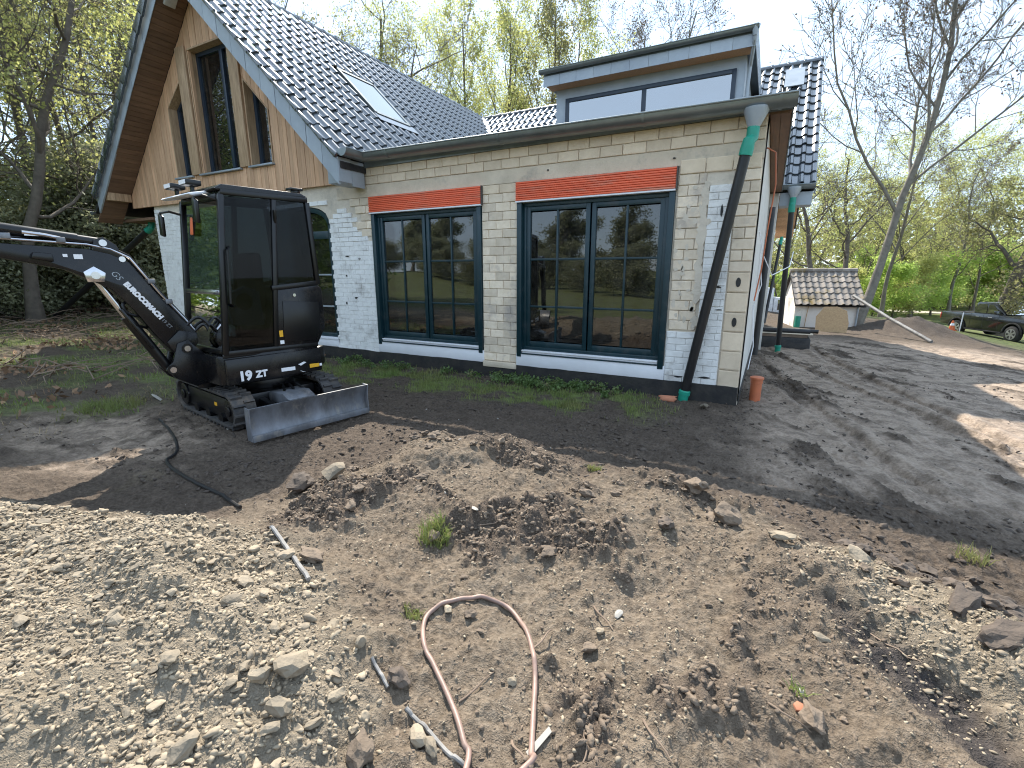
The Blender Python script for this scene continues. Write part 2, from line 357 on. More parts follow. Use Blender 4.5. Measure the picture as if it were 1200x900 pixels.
def ground_material():
    m = bpy.data.materials.new('bare_soil'); m.use_nodes = True
    n, l = m.node_tree.nodes, m.node_tree.links
    b = n['Principled BSDF']; b.inputs['Specular IOR Level'].default_value = .22
    geo = n.new('ShaderNodeNewGeometry')
    def noise(scale, det=5, rough=.65):
        t = n.new('ShaderNodeTexNoise'); t.inputs['Scale'].default_value = scale; t.inputs['Detail'].default_value = det; t.inputs['Roughness'].default_value = rough
        l.new(geo.outputs['Position'], t.inputs['Vector']); return t.outputs[0]
    def ramp(x, c0, c1, p0=.35, p1=.65):
        r = n.new('ShaderNodeValToRGB'); r.color_ramp.elements[0].position = p0; r.color_ramp.elements[1].position = p1
        r.color_ramp.elements[0].color = (*c0, 1); r.color_ramp.elements[1].color = (*c1, 1); l.new(x, r.inputs[0]); return r.outputs[0]
    def mix(f, a, c):
        x = n.new('ShaderNodeMixRGB'); l.new(f, x.inputs[0]); l.new(a, x.inputs[1]); l.new(c, x.inputs[2]); return x.outputs[0]
    def attr(name):
        a = n.new('ShaderNodeAttribute'); a.attribute_name = name; return a.outputs['Fac']
    big, mid, fine, grit = noise(1.1), noise(6), noise(38, 4), noise(160, 2)
    soil = mix(ramp(mid, (0, 0, 0), (1, 1, 1)), ramp(fine, (.050, .037, .027), (.098, .075, .057)), ramp(fine, (.074, .056, .042), (.14, .109, .083)))
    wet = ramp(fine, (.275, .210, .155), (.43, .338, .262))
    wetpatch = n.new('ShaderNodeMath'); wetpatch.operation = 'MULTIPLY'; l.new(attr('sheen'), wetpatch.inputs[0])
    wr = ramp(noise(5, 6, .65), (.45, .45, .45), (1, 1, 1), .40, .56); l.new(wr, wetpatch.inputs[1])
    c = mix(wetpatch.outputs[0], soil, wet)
    loam = mix(ramp(big, (0, 0, 0), (1, 1, 1), .4, .6), ramp(fine, (.088, .066, .046), (.20, .156, .114)), ramp(fine, (.106, .082, .059), (.225, .18, .134)))
    loam2 = mix(ramp(mid, (0, 0, 0), (1, 1, 1), .58, .72), loam, ramp(fine, (.092, .071, .053), (.155, .122, .092)))
    loam2 = mix(attr('crumb'), loam2, ramp(grit, (.06, .046, .036), (.135, .104, .079)))
    c = mix(attr('dry'), c, loam2)
    stonec = mix(ramp(grit, (0, 0, 0), (1, 1, 1), .4, .6), ramp(fine, (.15, .123, .089), (.285, .234, .170)), ramp(mid, (.17, .145, .109), (.255, .22, .168)))
    rubf = n.new('ShaderNodeMath'); rubf.operation = 'MULTIPLY'; rubf.inputs[1].default_value = .85; l.new(attr('rub'), rubf.inputs[0])
    c = mix(rubf.outputs[0], c, stonec)
    c = mix(attr('dark'), c, ramp(fine, (.035, .03, .028), (.07, .06, .055)))
    gr = mix(ramp(big, (0, 0, 0), (1, 1, 1)), ramp(mid, (.075, .085, .035), (.11, .135, .045)), ramp(mid, (.12, .135, .05), (.17, .22, .065)))
    gf = n.new('ShaderNodeMath'); gf.operation = 'MULTIPLY'; l.new(attr('grass'), gf.inputs[0])
    l.new(ramp(mid, (.35, .35, .35), (1, 1, 1), .35, .55), gf.inputs[1])
    c = mix(gf.outputs[0], c, gr)
    l.new(c, b.inputs['Base Color'])
    ro = n.new('ShaderNodeMapRange'); ro.inputs['To Min'].default_value = .92; ro.inputs['To Max'].default_value = .58
    l.new(wetpatch.outputs[0], ro.inputs['Value']); l.new(ro.outputs[0], b.inputs['Roughness'])
    bp = n.new('ShaderNodeBump'); bp.inputs['Strength'].default_value = 1.0; bp.inputs['Distance'].default_value = .024
    mm = n.new('ShaderNodeMath'); mm.operation = 'MULTIPLY_ADD'; mm.inputs[1].default_value = .35; l.new(grit, mm.inputs[0]); l.new(fine, mm.inputs[2])
    l.new(mm.outputs[0], bp.inputs['Height']); l.new(bp.outputs[0], b.inputs['Normal'])
    return m
M['ground'] = ground_material()

# ------------------------------------------------------------------ object helpers
def tag(o, label=None, cat=None, group=None, kind=None):
    if label: o['label'] = label
    if cat: o['category'] = cat
    if group: o['group'] = group
    if kind: o['kind'] = kind
    return o
def thing(name, label, cat, loc=(0, 0, 0), rotz=0., group=None):
    o = bpy.data.objects.new(name, None); COL.objects.link(o)
    o.location = loc; o.rotation_euler = (0, 0, rotz); o.empty_display_size = .2
    return tag(o, label, cat, group)
def link(name, me, parent=None, loc=(0, 0, 0), rot=(0, 0, 0), scale=(1, 1, 1)):
    o = bpy.data.objects.new(name, me); COL.objects.link(o)
    if parent is not None: o.parent = parent
    o.location = loc; o.rotation_euler = rot; o.scale = scale
    return o
def copy_tree(o, parent=None):
    c = o.copy(); COL.objects.link(c); c.parent = parent
    for ch in list(o.children): copy_tree(ch, c)
    return c
def np_mesh(name, verts, faces, material, smooth=False):
    """verts (n,3), faces (m,k) arrays with one k"""
    verts = np.asarray(verts, np.float32); faces = np.asarray(faces, np.int32)
    me = bpy.data.meshes.new(name); k = faces.shape[1]
    me.vertices.add(len(verts)); me.vertices.foreach_set('co', verts.ravel())
    me.loops.add(faces.size); me.loops.foreach_set('vertex_index', faces.ravel())
    me.polygons.add(len(faces))
    me.polygons.foreach_set('loop_start', np.arange(0, faces.size, k, dtype=np.int32))
    me.polygons.foreach_set('loop_total', np.full(len(faces), k, np.int32))
    if smooth: me.polygons.foreach_set('use_smooth', np.ones(len(faces), bool))
    me.update(calc_edges=True)
    if material: me.materials.append(material)
    return me

class MB:
    """collects shapes; build() links them as one mesh object"""
    def __init__(s): s.v = []; s.f = []
    def add(s, vs, fs):
        k = len(s.v); s.v.extend(tuple(v) for v in vs); s.f.extend(tuple(i + k for i in f) for f in fs); return s
    def box(s, x0, x1, y0, y1, z0, z1):
        return s.add([(x0, y0, z0), (x1, y0, z0), (x1, y1, z0), (x0, y1, z0), (x0, y0, z1), (x1, y0, z1), (x1, y1, z1), (x0, y1, z1)],
                     [(0, 3, 2, 1), (4, 5, 6, 7), (0, 1, 5, 4), (1, 2, 6, 5), (2, 3, 7, 6), (3, 0, 4, 7)])
    def beam(s, p, q, w, h, up=(0, 0, 1)):
        p, q = Vector(p), Vector(q); d = (q - p).normalized(); up = Vector(up)
        a = d.cross(up).normalized() * (w / 2); b = a.cross(d).normalized() * (h / 2)
        return s.add([p - a - b, p + a - b, p + a + b, p - a + b, q - a - b, q + a - b, q + a + b, q - a + b],
                     [(0, 3, 2, 1), (4, 5, 6, 7), (0, 1, 5, 4), (1, 2, 6, 5), (2, 3, 7, 6), (3, 0, 4, 7)])
    def tube(s, pts, r, n=8, cap=True):
        pts = [Vector(p) for p in pts]; rs = r if isinstance(r, (list, tuple)) else [r] * len(pts)
        vs = []; fs = []; ref = None
        for i, p in enumerate(pts):
            d = (pts[min(i + 1, len(pts) - 1)] - pts[max(i - 1, 0)]).normalized()
            if ref is None:
                ref = d.orthogonal().normalized()
            ref = (ref - d * ref.dot(d)).normalized(); b = d.cross(ref)
            for k in range(n):
                a = 2 * PI * k / n; vs.append(p + (ref * math.cos(a) + b * math.sin(a)) * rs[i])
        for i in range(len(pts) - 1):
            for k in range(n):
                k2 = (k + 1) % n; fs.append((i * n + k, i * n + k2, (i + 1) * n + k2, (i + 1) * n + k))
        if cap:
            fs.append(tuple(range(n))[::-1]); fs.append(tuple((len(pts) - 1) * n + k for k in range(n)))
        return s.add(vs, fs)
    def prism(s, poly, f, a, b):
        """polygon poly in (u,v), swept from w=a to w=b; f maps (u,v,w) to a point"""
        n = len(poly)
        vs = [f(u, v, a) for u, v in poly] + [f(u, v, b) for u, v in poly]
        fs = [tuple(range(n))[::-1], tuple(range(n, 2 * n))] + [(i, (i + 1) % n, n + (i + 1) % n, n + i) for i in range(n)]
        return s.add(vs, fs)
    def sweep(s, prof, f, ws, close=True):
        n = len(prof); vs = [f(u, v, w) for w in ws for u, v in prof]; fs = []
        for j in range(len(ws) - 1):
            for i in range(n if close else n - 1):
                i2 = (i + 1) % n; fs.append((j * n + i, j * n + i2, (j + 1) * n + i2, (j + 1) * n + i))
        return s.add(vs, fs)
    def mesh(s, name, material, bevel=0., smooth=False, angle=35, fix=True):
        me = bpy.data.meshes.new(name); me.from_pydata([tuple(v) for v in s.v], [], s.f)
        if fix or bevel:
            bm = bmesh.new(); bm.from_mesh(me)
            bmesh.ops.recalc_face_normals(bm, faces=bm.faces)
            if bevel:
                es = [e for e in bm.edges if len(e.link_faces) == 2 and e.calc_face_angle(0) > .5]
                bmesh.ops.bevel(bm, geom=es, offset=bevel, segments=2, affect='EDGES', profile=.5, clamp_overlap=True)
            bm.to_mesh(me); bm.free()
        if smooth or bevel:
            me.polygons.foreach_set('use_smooth', np.ones(len(me.polygons), bool)); me.set_sharp_from_angle(angle=math.radians(angle))
        if material: me.materials.append(material)
        me.update(); return me
    def build(s, name, material, parent=None, bevel=0., smooth=False, loc=(0, 0, 0), rot=(0, 0, 0), angle=35):
        return link(name, s.mesh(name, material, bevel, smooth, angle), parent, loc, rot)

XYZ = lambda u, v, w: (u, w, v)          # profile in the front plane, swept in depth
def disc(mb, c, r, ax, h, n=20):
    c = Vector(c); ax = Vector(ax).normalized(); return mb.tube([c - ax * h / 2, c + ax * h / 2], r, n)

# ================================================================== GROUND
def axis(parts):
    out = [parts[0][0]]
    for a, b, st in parts:
        n = max(1, int(round((b - a) / st))); out.extend(list(a + (b - a) * (i + 1) / n for i in range(n)))
    return np.array(out)
gx = axis([(-420, -120, 40), (-120, -50, 6), (-50, -22, 1.2), (-22, -10, .3), (-10, -5.6, .07), (-5.6, -4.2, .025), (-4.2, 2.2, .0125), (2.2, 4.6, .03), (4.6, 8, .08), (8, 16, .3), (16, 50, 1.5), (50, 120, 7), (120, 420, 40)])
gy = axis([(-420, -60, 40), (-60, -14, 3), (-14, -6.6, .2), (-6.6, -6.2, .04), (-6.2, -2.9, .0125), (-2.9, -1.2, .025), (-1.2, 2.5, .035), (2.5, 6, .05), (6, 9, .07), (9, 26, .18), (26, 60, 1), (60, 140, 6), (140, 420, 40)])
GX, GY = np.meshgrid(gx, gy)
gm = masks(GX, GY)
GZ = height(GX, GY, gm)
nx, ny = len(gx), len(gy)
idx = np.arange(nx * ny).reshape(ny, nx)
gf = np.stack([idx[:-1, :-1], idx[:-1, 1:], idx[1:, 1:], idx[1:, :-1]], -1).reshape(-1, 4)
me = np_mesh('ground', np.stack([GX, GY, GZ], -1).reshape(-1, 3), gf, M['ground'], True)
for k in ('dry', 'rub', 'sheen', 'crumb', 'grass', 'dark'):
    a = me.attributes.new(k, 'FLOAT', 'POINT'); a.data.foreach_set('value', gm[k].astype(np.float32).ravel())
tag(link('ground', me), kind='structure')

# ================================================================== HOUSE
house = thing('house', 'half-renovated brick house with steep gable, black tiled roof and patio windows', 'house')
KG = .97                                            # slope of the gable roof
AX, AZ = -10.35, 7.38                               # its ridge
def zg(x): return AZ - KG * abs(x - AX)             # tile surface
def zs(x): return 7.04 - .985 * abs(x - AX)         # underside of the eaves
EV_Y, EV_Z, RG_Y, RG_Z = 5.95, 3.50, 10.4, 7.34     # front slope of the wing
KW = (RG_Z - EV_Z) / (RG_Y - EV_Y)

def wall_with_openings(mb, x0, x1, z0, z1, y0, y1, opens):
    xs = sorted({x0, x1, *[o[0] for o in opens], *[o[1] for o in opens]})
    for a, b in zip(xs, xs[1:]):
        m = (a + b) / 2; cuts = sorted([(o[2], o[3]) for o in opens if o[0] < m < o[1]]); z = z0
        for c, d in cuts:
            if c > z: mb.box(a, b, y0, y1, z, c)
            z = d
        if z1 > z: mb.box(a, b, y0, y1, z, z1)
W1, W2, WA = (-6.24, -4.0), (-3.375, -1.15), (-8.45, -7.30)
mb = MB()
wall_with_openings(mb, -13.2, -.2, -.3, 3.40, .012, .30, [(W1[0], W1[1], .25, 2.92), (W2[0], W2[1], .25, 2.92), (WA[0], WA[1], .25, 2.86)])
arc = [(WA[0], 2.86)] + [(WA[0] + (WA[1] - WA[0]) * t, 2.56 + .30 * math.sqrt(max(0, 1 - (2 * t - 1) ** 2))) for t in np.linspace(0, 1, 13)] + [(WA[1], 2.86)]
L_ = [p for p in arc if p[0] <= (WA[0] + WA[1]) / 2 + .001]; R_ = [(WA[0] + WA[1] - u, v) for u, v in L_]
mb.prism(L_ , XYZ, .014, .28); mb.prism(R_, XYZ, .014, .28)
wall = mb.build('facade_wall', M['mortar'], house)

# brick shapes shared by all bricks: chamfered face, slightly out of true
def brick_mesh(name, material, seed):
    r = random.Random(seed); j = lambda s: r.uniform(-s, s)
    v = []
    for y, i in ((.5, 0), (-.38, 0), (-.5, .035)):
        for sx, sz in ((-1, -1), (1, -1), (1, 1), (-1, 1)):
            v.append((sx * (.5 - i * .6) + j(.008), y + j(.04), sz * (.5 - i * 1.4) + j(.02)))
    f = [(8, 9, 10, 11)]
    for k in (0, 4):
        for i in range(4):
            a, b = k + i, k + (i + 1) % 4; f.append((a, b, b + 4, a + 4))
    return MB().add(v, f).mesh(name, material)
B_CREAM = [brick_mesh('brick', M['brick'], i) for i in range(5)]
B_BLOCK = [brick_mesh('block', M['block'], 20 + i) for i in range(4)]
B_WHITE = [brick_mesh('painted_brick', M['white_brick'], 40 + i) for i in range(5)]
def lay(name, meshes, x0, x1, z0, z1, L, h, joint, proud, seed, keep=None, bond=.5, stuff=None):
    """courses of bricks on the front plane"""
    r = random.Random(seed); n = int(round((z1 - z0) / h)); h = (z1 - z0) / n; out = 0
    for c in range(n):
        x = x0 - (L * bond if c % 2 else 0) + r.uniform(-.01, .01)
        while x < x1 - .02:
            a, b = max(x, x0), min(x + L, x1); x += L
            if b - a < .04: continue
            cx, cz = (a + b) / 2, z0 + (c + .5) * h
            if keep and not keep(cx, cz): continue
            p = proud + r.uniform(-.003, .003)
            if stuff is not None:
                i = (b - a - joint) / 2; k = (h - joint) / 2
                ch = .004
                stuff.add([(cx - i, .015, cz - k), (cx + i, .015, cz - k), (cx + i, .015, cz + k), (cx - i, .015, cz + k),
                           (cx - i + ch, -p, cz - k + ch), (cx + i - ch, -p, cz - k + ch), (cx + i - ch, -p, cz + k - ch), (cx - i + ch, -p, cz + k - ch)],
                          [(4, 5, 6, 7), (0, 1, 5, 4), (1, 2, 6, 5), (2, 3, 7, 6), (3, 0, 4, 7)])
            else:
                link(name, r.choice(meshes), wall, (cx, .02 - p, cz), (0, r.uniform(-.006, .006), 0), (b - a - joint, .04, h - joint))
            out += 1
    return out
nz = lambda x, z, s=3.0, k=0: float(fbm(np.array([x * s]), np.array([z * s]), 3, 90 + k)[0])
pier_edge = lambda z: -.78 + .03 * nz(0, z, 4)
lay('brick', B_CREAM, W1[1] + .01, W2[0] - .01, .27, 2.80, .245, .125, .006, .009, 1)
lay('brick', B_CREAM, W2[1] + .02, -.80, .92, 2.83, .245, .125, .008, .009, 2, keep=lambda x, z: x < pier_edge(z) or z > 2.72)
lay('block', B_BLOCK, W1[1] + .01, W2[0] - .01, 2.80, 2.93, .30, .13, .009, .010, 5)
lay('block', B_BLOCK, -1.13, -.21, 2.83, 3.0, .30, .165, .010, .012, 6)
lay('block', B_BLOCK, -6.35, -.21, 3.13, 3.40, .30, .135, .010, .011, 7)
lay('brick', B_CREAM, -.46, -.21, 1.66, 2.83, .27, .125, .011, .012, 3)
lay('brick', B_CREAM, -7.0, W1[0] - .02, 2.02, 2.93, .245, .125, .010, .009, 4, keep=lambda x, z: z > float(np.interp(x, [-7.0, -6.7, -6.6, -6.45, -6.2], [2.95, 2.95, 2.5, 2.3, 2.25])))
# tall hollow blocks of the corner, two with an oval hole
for i, z in enumerate(np.arange(.20, 1.64, .243)):
    o = link('block', B_BLOCK[i % 4], wall, (-.335, .006, z + .1215), (0, 0, 0), (.235, .04, .230))
    if i in (3, 5):
        m2 = MB(); m2.tube([(0, -.004, 0), (0, .004, 0)], 1, 14)
        h = m2.build('block_hole', M['bitumen'], wall, loc=(-.335, -.016, z + .125)); h.scale = (.028, 1, .058)
# painted brick: the right-hand panel brick by brick, the long left-hand stretch as one surface of bricks
lay('painted_brick', B_WHITE, -1.13, -.475, .22, .90, .235, .083, .004, .0155, 11, keep=lambda x, z: True)
lay('painted_brick', B_WHITE, -.76, -.475, .90, 2.68, .235, .083, .004, .0165, 12, keep=lambda x, z: x > -.80 + .03 * nz(x, z) and not (nz(x, z, 5, 3) > .5))
st = MB()
def white_top(x): return float(np.interp(x, [-7.4, -7.3, -7.1, -6.75, -6.62, -6.45, -6.2], [2.72, 2.62, 2.80, 2.80, 2.46, 2.27, 2.22]))
def keep_left(x, z):
    if WA[0] - .03 < x < WA[1] + .03 and z < 2.9: return False
    if x > -7.4 and z > white_top(x) + .10 * nz(x, z): return False
    if z > 3.0 + .15 * nz(x, z, 1.5): return False
    return nz(x, z, 2.3, 5) < .62
lay('x', None, -13.19, W1[0] - .01, .22, 3.2, .235, .083, .003, .009, 13, keep=keep_left, stuff=st)
tag(st.build('painted_brickwork', M['white_brick'], wall), kind='stuff')
# brushed white wall skin left between the patches
for c_ in ((-13.18, WA[0] - .01, .2, 3.0), (WA[1] + .01, -7.12, .2, 2.6), (-7.12, W1[0] - .01, .2, 2.2), (-1.14, -.47, .2, .899), (-.76, -.47, .901, 2.66)):
    mb = MB(); mb.box(c_[0], c_[1], .0, .0135, c_[2], c_[3]); mb.build('paint_coat', M['white_brick'], house)
# concrete lintel band, mortar smears, stray knocks
mb = MB(); mb.box(-7.05, -.205, -.004, .012, 2.935, 3.125)
band = mb.build('lintel_band', M['concrete'], house)
mb = MB()
for i in range(60):
    z = rnd.uniform(.95, 2.7); x = -.80 + rnd.gauss(0, .018); w = rnd.uniform(.02, .045); h = rnd.uniform(.04, .12)
    pts = [(x + math.cos(a) * w * rnd.uniform(.6, 1.1), z + math.sin(a) * h * rnd.uniform(.6, 1.1)) for a in np.linspace(0, 2 * PI, 9)[:-1]]
    mb.prism(pts, XYZ, -.016 - .0004 * i * .1, .01)
for i in range(26):
    x = rnd.uniform(-1.1, -.84); z = rnd.uniform(.95, 2.75); w = rnd.uniform(.02, .05); h = rnd.uniform(.02, .07)
    pts = [(x + math.cos(a) * w * rnd.uniform(.5, 1.1), z + math.sin(a) * h * rnd.uniform(.5, 1.1)) for a in np.linspace(0, 2 * PI, 8)[:-1]]
    mb.prism(pts, XYZ, -.0135, .005)
tag(mb.build('mortar_smear', M['mortar'], house), kind='stuff')
mb = MB()
for x, z, w, h in ((-.60, 2.38, .018, .08), (-.57, 1.48, .05, .014), (-.60, 1.50, .013, .04), (-.62, .32, .09, .015), (-.95, .30, .06, .012), (-.52, 1.2, .05, .008), (-6.9, 1.95, .05, .012), (-6.95, 1.6, .02, .02), (-6.6, 1.9, .03, .01), (-7.0, 1.1, .02, .03), (-6.75, 1.2, .04, .02), (-1.2, 3.03, .02, .012), (-2.9, 3.05, .015, .012)):
    pts = [(x + math.cos(a) * w * rnd.uniform(.6, 1.1), z + math.sin(a) * h * rnd.uniform(.6, 1.1)) for a in np.linspace(0, 2 * PI, 9)[:-1]]
    mb.prism(pts, XYZ, -.0215, .01)
mb.build('chipped_hole', M['bitumen'], house)
# bituminous plinth
mb = MB(); xs = np.linspace(-13.2, -.21, 90)
top = [(x, .235 + .02 * nz(x, 0, 2)) for x in xs]
mb.prism([(-13.2, -.35)] + [(-.21, -.35)] + top[::-1], XYZ, -.035, .011)
mb.build('bitumen_plinth', M['bitumen'], house)
mb = MB(); mb.box(-3.99, -3.38, -.05, .011, .17, .262); mb.build('plinth_patch', M['concrete'], house, bevel=.01)
# side and back walls, floors, room shell
mb = MB(); mb.box(-.208, -.2, .012, 5.95, .05, 3.38); mb.box(-.5, -.209, .31, 5.95, -.3, 3.38)
mb.build('side_wall', M['render'], house)
mb = MB(); mb.box(-.2, -.188, .02, 5.9, -.4, .12); mb.build('side_plinth', M['bitumen'], house)
mb = MB(); mb.box(-.62, -.02, 5.96, 14.6, -.6, 3.4); mb.box(-13.2, -12.9, .31, 14.6, -.3, 3.3); mb.box(-12.89, -.63, 14.3, 14.6, -.3, 3.4)
mb.prism([(6.3, 3.41), (14.4, 3.41), (10.4, 6.85)], lambda u, v, w: (w, u, v), -.3, -.02)
mb.build('wing_wall', M['render'], house)
mb = MB(); mb.box(-12.88, -.64, .32, 14.2, .2, .28); mb.box(-12.88, -.64, 5.9, 6.0, .281, 3.2); mb.box(-12.88, -.64, .32, 6.4, 3.28, 3.39)
mb.box(-7.0, -6.8, .33, 5.89, .29, 3.27); mb.box(-3.8, -3.6, 1.4, 5.89, .29, 3.27)
mb.build('room_shell', M['dark_in'], house)

# ---- patio windows
def patio_window(x0, x1):
    fz0, fz1 = .49, 2.645
    f = MB()
    f.box(x0, x0 + .075, -.036, .10, .38, fz1); f.box(x1 - .075, x1, -.036, .10, .38, fz1)          # guide rails
    f.box(x0 + .076, x0 + .125, .03, .11, fz0, fz1 - .056); f.box(x1 - .125, x1 - .076, .03, .11, fz0, fz1 - .056)
    f.box(x0 + .076, x1 - .076, .028, .11, fz1 - .055, fz1); f.box(x0 + .076, x1 - .076, .028, .11, fz0, fz0 + .05)
    fr = f.build('patio_window', M['teal'], house, bevel=.004)
    a, b = x0 + .126, x1 - .126; mid = (a + b) / 2
    for s0, s1 in ((a, mid - .012), (mid + .012, b)):
        s = MB(); z0, z1 = fz0 + .051, fz1 - .057; w = .062
        s.box(s0, s0 + w, .040, .100, z0, z1); s.box(s1 - w, s1, .040, .100, z0, z1)
        s.box(s0 + w, s1 - w, .042, .100, z0, z0 + w + .02); s.box(s0 + w, s1 - w, .042, .100, z1 - w, z1)
        s.build('sash', M['teal'], fr, bevel=.004)
        ga, gb, g0, g1 = s0 + w, s1 - w, z0 + w + .02, z1 - w; gm_ = (ga + gb) / 2
        rows = [g0, 1.155, 1.845, g1]
        m_ = MB(); m_.box(gm_ - .014, gm_ + .014, .046, .094, g0, g1)
        m_.build('muntin', M['teal'], fr, bevel=.003)
        for r_ in rows[1:3]:
            m_ = MB(); m_.box(ga, gm_ - .0145, .048, .092, r_ - .014, r_ + .014); m_.box(gm_ + .0145, gb, .048, .092, r_ - .014, r_ + .014)
            m_.build('muntin', M['teal'], fr, bevel=.003)
        # pale spacer bars just inside the glass
        p_ = MB()
        for c0, c1 in ((ga, gm_ - .014), (gm_ + .014, gb)):
            for r0, r1 in zip(rows, rows[1:]):
                r0 += .014; r1 -= .014
                p_.box(c0, c0 + .008, .0735, .078, r0, r1); p_.box(c1 - .008, c1, .0735, .078, r0, r1); p_.box(c0 + .008, c1 - .008, .0735, .078, r0, r0 + .008); p_.box(c0 + .008, c1 - .008, .0735, .078, r1 - .008, r1)
                q = MB(); q.box(c0, c1, .066, .072, r0, r1); g_ = q.build('pane', M['pane'], fr)
                g_.rotation_euler = (rnd.uniform(-.0012, .0012), 0, rnd.uniform(-.0012, .0012))
        p_.build('spacer_bar', M['zinc'], fr)
    s = MB(); s.box(x0 + .078, x1 - .078, -.028, .10, .466, .488); s.box(x0 + .078, x1 - .078, -.012, .10, .440, .465)
    s.build('sill_rail', M['white'], fr, bevel=.003)
    s = MB(); s.box(x0 + .078, x1 - .078, -.040, .10, .424, .439); s.build('sill_lip', M['teal'], fr)
    s = MB(); s.box(x0 - .01, x1 + .02, -.030, .010, .235, .423)
    s.build('sill_board', M['white'], fr, bevel=.003)
    return fr
patio_window(*W1); patio_window(*W2)
def shutter_box(x0, x1):
    m_ = MB(); m_.box(x0, x1, -.045, .25, 2.668, 2.925); o = m_.build('shutter_box', M['red'], house, bevel=.004)
    n = 9; h = .257 / n
    for k in range(n):
        s = MB(); z = 2.668 + k * h
        s.box(x0 + .004, x1 - .004, -.062, -.0455, z + .004, z + h - .004); s.build('slat', M['red'], o, bevel=.005)
    s = MB(); s.box(x0, x1, -.060, .2, 2.648, 2.667); s.build('trim', M['white'], o)
    s = MB(); s.box(x1 + .001, x1 + .012, -.06, .02, 2.655, 2.93); s.build('end_cap', M['dark_in'], o)
shutter_box(W1[0] - .02, W1[1] + .02); shutter_box(W2[0] - .015, W2[1] + .0)
# ---- arched window beside the digger
fr = MB(); a0, a1 = WA[0] + .02, WA[1] - .02; ca = (a0 + a1) / 2; hw = (a1 - a0) / 2
def arch_pts(w, h, base, top, n=16):
    return [(ca - w * math.cos(t), base + (top - base) * math.sin(t)) for t in np.linspace(0, PI, n)]
out_ = arch_pts(hw, 0, 2.55, 2.845); inn = arch_pts(hw - .075, 0, 2.50, 2.765)
vs = [(u, .03, v) for u, v in out_] + [(u, .03, v) for u, v in inn] + [(u, .10, v) for u, v in out_] + [(u, .10, v) for u, v in inn]
n_ = len(out_)
fr.add(vs, [(i, i + 1, n_ + i + 1, n_ + i) for i in range(n_ - 1)] + [(n_ + i, n_ + i + 1, 3 * n_ + i + 1, 3 * n_ + i) for i in range(n_ - 1)])
fr.box(a0, a0 + .075, .03, .10, .43, 2.55); fr.box(a1 - .075, a1, .03, .10, .43, 2.55); fr.box(a0 + .075, a1 - .075, .03, .10, .43, .50); fr.box(a0 + .075, a1 - .075, .028, .102, 2.28, 2.42)
fo = fr.build('arched_window', M['teal'], house, bevel=.004)
for z in (1.02, 1.62):
    s = MB(); s.box(a0 + .075, a1 - .075, .04, .09, z - .014, z + .014); s.build('muntin', M['zinc'], fo)
for z0, z1 in ((.50, 1.0), (1.035, 1.6), (1.635, 2.28), (2.42, 2.74)):
    s = MB(); s.box(a0 + .07, a1 - .07, .066, .072, z0, z1); s.build('pane', M['pane'], fo)
s = MB(); s.box(a0 - .01, a1 + .01, -.04, .1, .38, .425); s.build('sill_rail', M['white'], fo, bevel=.003)
s = MB(); s.box(a0 - .01, a1 + .01, -.025, .02, .245, .378); s.build('sill_board', M['white'], fo, bevel=.003)

# ---- timber-clad gable
CY = -.06
wins = [(-11.82, -11.28, 3.70, 5.10, 5.52), (-10.88, -9.60, 3.70, 6.02, 6.02), (-9.22, -8.62, 3.70, 5.22, 4.63)]
def win_top(w, x): return min(w[3] + (w[4] - w[3]) * (x - w[0]) / (w[1] - w[0]), zs(x) - .30)
mb = MB(); mb.box(-14.15, -6.6, .0, .012, 3.2, 3.45)
backing = mb.build('gable_cladding', M['soffit'], house)
bw = .108
x = -13.98; k = 0
while x < -6.6:
    a, b = x + .003, min(x + bw - .003, -6.58); c = (a + b) / 2; x += bw
    y0 = CY - .004 * (k % 2) - rnd.uniform(0, .003); k += 1
    pieces = []
    lo = 3.19
    w = next((w for w in wins if w[0] - .02 < c < w[1] + .02), None)
    if w:
        pieces.append([(a, lo), (b, lo), (b, 3.66), (a, 3.66)])
        pieces.append([(a, win_top(w, a) + .02), (b, win_top(w, b) + .02), (b, zs(b)), (a, zs(a))])
    else:
        pieces.append([(a, lo), (b, lo), (b, max(lo + .02, zs(b))), (a, max(lo + .02, zs(a)))])
    for p in pieces:
        if min(p[2][1] - p[1][1], p[3][1] - p[0][1]) < .02: continue
        m_ = MB(); m_.prism(p, XYZ, y0, -.001 if not w else -.001); m_.build('board', M['clad'], backing)
